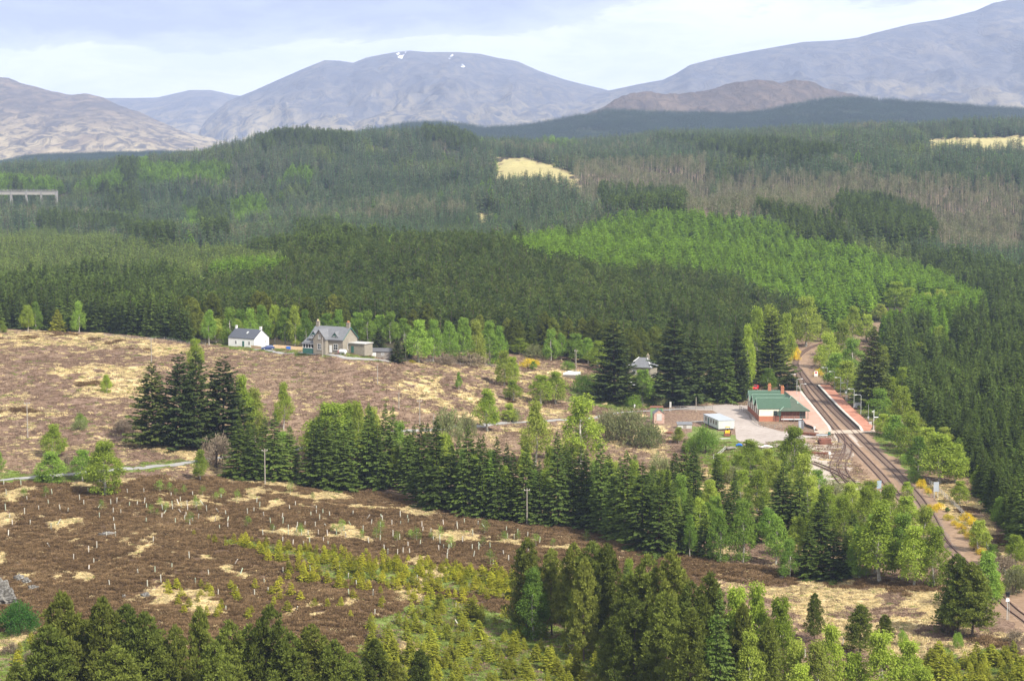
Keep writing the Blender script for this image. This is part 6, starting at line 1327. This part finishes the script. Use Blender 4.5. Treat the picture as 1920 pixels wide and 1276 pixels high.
def board(u, v, w, h0, h1, col, label, cat='sign', z0=None, posts=2, dot=None, name='sign', pm=None, rz=0.0, face=None):
    x, y, z = P(u, v) if z0 is None else (*zflat(u, v), z0)
    if z0: s, k = slope_of(v); y = (z0-HC)/s; x = (u-CU)/F*k*y; z = z0
    o = empty(name, label, cat, (x, y, z), rz)
    for px_ in ((-w*.35, w*.35) if posts == 2 else (0,)): MB().box(px_-.05, px_+.05, 0.03, .12, -.1, h1-.1).build('post', pm or M_galv, o)
    b = MB().box(-w/2, w/2, -.04, .03, h0, h1).build('board', col, o)
    if dot: MB().tube([(0, -.041, h1-dot*1.5), (0, -.075, h1-dot*1.5)], dot, 20).build('disc', M_redp, b)
    return o
board(1530, 708, 1.25, .6, 2.4, M_wtrim, 'white board with a red disc beyond the platform end', dot=.36)
board(1546, 716, .7, 1.0, 1.6, M_wtrim, 'small white notice on the red platform by the farthest lamp', posts=1, z0=.9, pm=M_rust)
board(1586, 750, .7, 2.2, 2.9, M_wtrim, 'small white notice between the lamps of the red platform', posts=1, z0=.9)
board(1648, 925, 1.1, 1.2, 3.1, plain('blue_grey_panel', (0.36, 0.44, 0.52), None, 2), 'blue grey board on posts at the left side of the track')
board(1755, 934, 1.25, 1.6, 3.9, M_cabroof, 'tall pale board on two legs right of the track')
board(1555.5, 860, .5, 1.2, 2.0, M_wtrim, 'little white sign beside the curved siding', posts=1)
board(1527, 812, .45, 1.2, 2.0, M_wtrim, 'little white sign at the foot of the pink platform', posts=1)
board(1257, 771, .6, 1.2, 3.0, M_concr, 'narrow grey notice board beside the lane', posts=2)
board(1190, 766, .4, .4, 1.4, M_wtrim, 'small white marker post beside the lane', posts=1)
x, y = zflat(1638, 806); o = empty('signal_post', 'white post with short arms at the near end of the red platform', 'post', (x, y, 0.02))
MB().tube([(0, 0, 0), (0, 0, 6)], .08, 8).build('pole', M_wtrim, o); MB().box(0, 1.3, -.1, .1, 3.7, 3.95).build('arm', M_wtrim, o); MB().box(-.6, 0, -.1, .1, 5.4, 5.6).build('short_arm', M_wtrim, o)
x, y = zflat(1628, 792)
o = empty('light_pole', 'thin bare pole left of the white post on the red platform', 'pole', (x, y, .0)); MB().tube([(0, 0, 0), (0, 0, 5.5)], .05, 6).build('pole', M_galv, o); MB().box(-.2, .2, -.1, .1, 1.2, 1.9).build('notice', M_wtrim, o)
x, y, z = P(1888, 1162); o = empty('railway_signal', 'black headed railway signal on a thin post at the right edge', 'signal', (x, y, z))
MB().tube([(0, 0, 0), (0, 0, 4.2)], .07, 8).build('post', M_galv, o); MB().box(-.32, .32, -.2, .1, 4.2, 5.0).box(-.38, .38, -.45, -.2, 4.9, 4.96).build('signal_head', M_black, o)
MB().box(-.3, .3, -.1, -.07, 3.3, 3.9).build('plate', M_wtrim, o); MB().box(.3, .34, -.1, .1, 0, 3.6).build('ladder', M_galv, o)
# cabinets, shelter, bins
def box_thing(name, label, cat, u, v, w, d, h_, mat, rz=0, roofm=None, z0=0.02, doors=1, group=None):
    x, y = zflat(u, v); o = empty(name, label, cat, (x, y, z0), rz, group=group)
    MB().box(-w/2, w/2, 0, d, 0, h_).build('body', mat, o); MB().box(-w/2-.05, w/2+.05, -.05, d+.05, h_, h_+.08).build('lid', roofm or mat, o)
    for k in range(doors): a = -w/2+w*k/doors; MB().box(a+.06, a+w/doors-.06, -.03, 0, .12, h_-.12).build('door', mat, o)
    return o
box_thing('relay_cabinet', 'pale grey relay cabinet below the station shelter', 'cabinet', 1500, 804, 0.8, .6, 2.3, M_cabroof)
box_thing('relay_cabinet', 'darker narrow cabinet right beside the pale one', 'cabinet', 1505.5, 803.5, .6, .6, 2.3, M_slateg)
box_thing('relay_cabinet', 'small grey cabinet near the end of the red platform', 'cabinet', 1632, 800, .9, .6, 1.4, M_concr)
box_thing('bin', 'dark green bin at the near corner of the pink platform', 'bin', 1555, 816, .7, .6, .9, M_gtrim)
box_thing('bench_shelter', 'low white shelter beside the nearest lamps of the red platform', 'shelter', 1609, 764, 1.9, 1.2, 1.6, M_wtrim, 0, M_cabroof, .0)
x, y, z = P(643, 664.5); o = empty('oil_tank', 'white oil tank in front of the stone house', 'tank', (x, y, z), R(-30)); MB().tube([(-1.0, 0, .95), (1.0, 0, .95)], .62, 14).build('tank', M_wtrim, o); MB().box(-.8, -.6, -.4, .4, 0, .5).box(.6, .8, -.4, .4, 0, .5).build('cradle', M_concr, o)
x, y, z = P(635, 663.5); tag(MB().tube([(0, 0, 0), (0, 0, 1.1)], [.38, .38], 12).build('barrel', plain('pink_plastic', (0.55, 0.30, 0.28), None, 2), None, (x, y, z)), 'pinkish barrel beside the white oil tank', 'barrel')
x, y, z = P(541, 655); tag(MB().box(-.7, .7, -.4, .4, 0, .95).box(-.75, .75, -.45, .45, .95, 1.02).build('storage_box', M_bluet, None, (x, y, z)), 'small blue box behind the timber fence', 'box')
# heaps of rails, sleepers, boards
def pile(name, label, cat, u, v, items, mat, L, w, hh, rz, spread, z0=0.05, loc=None):
    x, y = zflat(u, v); o = empty(name, label, cat, (x, y, z0)); q_ = random.Random(u)
    for i in range(items):
        ly = i//max(1, int(spread)); a = rz+q_.gauss(0, .09); cx = q_.gauss(0, .12)+0; off = (i % max(1, int(spread))-spread/2)*w*1.25
        c_, s_ = math.cos(a), math.sin(a); px_, py_ = cx*c_-off*math.sin(rz), cx*s_+off*math.cos(rz); l_ = L*q_.uniform(.8, 1.05)
        MB().box(-l_/2, l_/2, -w/2, w/2, 0, hh).build('sleeper' if 'sleeper' in name else 'rail' if 'rail' in name else 'board', mat, o, (px_, py_, ly*hh*1.02+.002*i), a)
    return o
pile('rail_pile', 'rusty rails heaped at the corner of the pink platform', 'scrap heap', 1514, 815, 34, M_rust, 6.5, .16, .16, R(-38), 9)
pile('sleeper_stack', 'tall stack of brown sleepers beside the siding', 'sleepers', 1546, 832, 36, M_brownw, 3.4, .34, .24, R(4), 6)
pile('sleeper_stack', 'low loose rows of pale sleepers left of the tall stack', 'sleepers', 1512, 828, 18, plain('pale_sleeper', (0.42, 0.31, 0.24), (0.3, 0.21, 0.16), 2), 4.2, .34, .24, R(6), 8)
pile('rail_pile', 'rust red rails lying at the grass edge below the sleepers', 'scrap heap', 1530, 850, 22, M_rust, 6.0, .16, .14, R(-20), 10)
pile('board_pile', 'heap of dark old boards beside the pale slanting fence', 'timber', 1368, 840, 16, M_greyw, 2.8, .25, .1, R(25), 6)
pile('board_pile', 'pale boards lying below the yellow loader', 'timber', 1360, 822, 5, M_concr, 2.8, .25, .1, R(12), 4)
pile('board_pile', 'rust brown timbers lying below the low shed', 'timber', 1253, 812, 14, M_rust, 2.4, .22, .2, R(70), 8)
pile('board_pile', 'pale planks and dark boards beyond the white cabin', 'timber', 1308, 791, 12, M_greyw, 3.6, .25, .12, R(8), 6)
x, y = zflat(1536, 817); tag(MB().tube([(-2.6, .8, .25), (-1.2, .1, .3), (.4, -.2, .25), (2.4, .0, .2)], .24, 8).build('plastic_sheet', M_cabroof, None, (x, y, 0.02)), 'pale silvery wrapped pipe beside the rusty rails', 'pipe')
x, y = zflat(1386, 836); tag(MB().tube([(-.9, 0, .2), (-.2, .1, .42), (.5, 0, .35), (.9, .1, .12)], [.2, .38, .34, .15], 8).build('tarpaulin', M_bluet, None, (x, y, 0.02)), 'crumpled bright blue tarpaulin at the yard edge', 'tarpaulin')
x, y = zflat(1437, 838); tag(MB().tube([(-1.4, 0, .1), (-.4, .1, .3), (.8, 0, .25), (1.7, .1, .05)], [.15, .3, .28, .1], 8).build('plastic_sheet', M_white, None, (x, y, 0.02)), 'crumpled white sheet lying on the yard edge', 'sheet')
def rock(label, loc, sx, sy, sz, seed, name='boulder', group=None):
    n, k = 44, 30; V = []; th = np.linspace(0, math.pi, k); ph = np.linspace(0, 2*math.pi, n, endpoint=False)
    TT, PP = np.meshgrid(th, ph, indexing='ij'); X = np.sin(TT)*np.cos(PP); Y = np.sin(TT)*np.sin(PP); Z = np.cos(TT)
    rr_ = 1+0.42*np.abs(fbm(X*1.6+seed, Y*1.6+Z*1.9, 3))-.15+.16*fbm(X*5+seed, Y*5+Z*5, 3); V = np.stack([X*rr_*sx, Y*rr_*sy, Z*rr_*sz], -1).reshape(-1, 3); q_ = np.arange(n*k).reshape(k, n); q2 = np.roll(q_, -1, 1)
    f_ = np.stack([q_[:-1], q2[:-1], q2[1:], q_[1:]], -1).reshape(-1, 4)[:, ::-1]; o = link(name, mesh(name, V, f_.copy(), [M_rock], False), None, loc); return tag(o, label, 'rock', group)
for i, (u, v, a, b, c_, lab) in enumerate([(-6, 1132, 2.7, 1.8, 3.3, 'big pale rock outcrop cut by the left edge'), (50, 1094, .8, .7, .8, 'white boulder right of the rock outcrop'), (62, 1104, .8, .7, .6, 'smaller white boulder behind the round green bush'), (36, 1088, .9, .8, .8, 'dark split boulder touching the rock outcrop'),
        (202, 1003, 1.7, 1.2, .5, 'flat lichened slab on the heather slope'), (273, 1119, .8, .7, .7, 'small white boulder above the bottom left pines'), (232, 1120, .4, .4, .4, 'tiny grey stone left of the small white boulder'), (1466, 1085, .5, .4, .4, 'small white stone at the edge of the south wood')]):
    x, y, z = P(u, v); rock(lab, (x, y, z+c_*.25), a, b, c_, i*3.1)
for (u, v, n_, lab) in [(1072, 709, 7, 'long'), ]:
    x, y, z = P(u, v); o = empty('scrap_boat', 'pale hulk covered with white sheeting on the slope above the birches', 'boat', (x, y, z), R(-8))
    MB().prism([(-1, .0), (1, .0), (1.5, 1.2), (-1.5, 1.2)], -2.8, 2.8, 'x').build('hull', M_greyw, o); MB().tube([(-2.8, 0, 1.3), (-1, 0, 1.6), (1, 0, 1.5), (3, 0, 1.8)], [.5, .9, .8, .5], 8).build('cover', M_white, o)
x, y, z = P(1186, 723); car('white car half hidden behind the fir and birch', (x, y, z), R(5), M_wtrim, 4.4)
x, y, z = P(1112, 746); tag(MB().tube([(-1.3, 0, .2), (0, .1, .5), (1.5, 0, .3)], [.3, .5, .2], 8).build('tarpaulin', M_slate, None, (x, y, z)), 'dark tarpaulin in the grass below the first great fir', 'tarpaulin')
# poles -----------------------------------------------------------
for u, vb, vt, lab in [(52, 820, 752, 'bare pole far left on the moor'), (284, 680, 632, 'bare pole above the four firs'), (497, 908, 840, 'pole with crossarm before the conifer belt, left of two'), (988, 984, 913, 'pole with crossarm before the conifer belt, right of two'),
        (605, 670, 632, 'pole in front of the stone house'), (761, 674, 626, 'pole right of the dark evergreens'), (825, 680, 638, 'pole in front of the birch row'), (911, 684, 645, 'pole at the right end of the birch row'), (1080, 698, 655, 'pole beside the sheeted hulk'),
        (787, 800, 748, 'thin pole behind the conifer belt, left of a pair'), (813, 805, 775, 'thin pole behind the conifer belt, right of a pair'), (708, 722, 684, 'leaning pole on the open moor'), (1305, 772, 744, 'short grey pole beside the lane fence'), (748, 768, 735, 'faint thin pole on the moor above the belt')]:
    x, y, z = P(u, vb); H = (vb-vt)*y/F; o = empty('utility_pole', 'timber '+lab, 'pole', (x, y, z), R(15), group='timber poles')
    MB().tube([(0, 0, -.3), (0, 0, H)], [.15, .10], 8).build('pole', M_polew, o)
    if H > 6.5:
        MB().box(-.7, .7, -.06, .06, H-.5, H-.36).build('crossarm', M_polew, o)
        for a in (-.6, 0, .6): MB().tube([(a, 0, H-.36), (a, 0, H-.16)], .05, 6).build('insulator', M_wtrim, o)
# viaduct ---------------------------------------------------------
Yv = 2000.; z1 = HC-(357-280)/3600*Yv; xe = (110-960)/3600*Yv
h = empty('viaduct', 'long pale railway viaduct on stone piers among the far trees', 'viaduct', (xe, Yv, z1), R(-4))
Lv = 150; M_viad = plain('viaduct_stone', (0.30, 0.29, 0.27), (0.20, 0.19, 0.18), 0.3)
MB().box(-Lv, 0, -2, 2, -1.0, -.2).build('deck', M_viad, h); MB().box(-Lv, 0, -2.1, -1.9, 1.0, 1.3).build('handrail', M_viad, h)
for k in range(9):
    xx_ = -k*16.0; MB().box(xx_-2.0, xx_, -1.8, 1.8, -22, -1.0).build('pier', M_viad, h)
    for j in range(4): MB().box(xx_-j*4-.3, xx_-j*4, -2.15, -1.95, -.2, 1.0).build('railing_post', M_viad, h)
    if k < 8: MB().box(xx_-16, xx_-2.0, -1.6, -1.4, -4.2, -1.0).build('girder', M_gstone, h)
MB().box(-Lv-8, -Lv, -3, 3, -24, 3.5).build('abutment', M_gstone, h)
print('objects', len(bpy.data.objects))
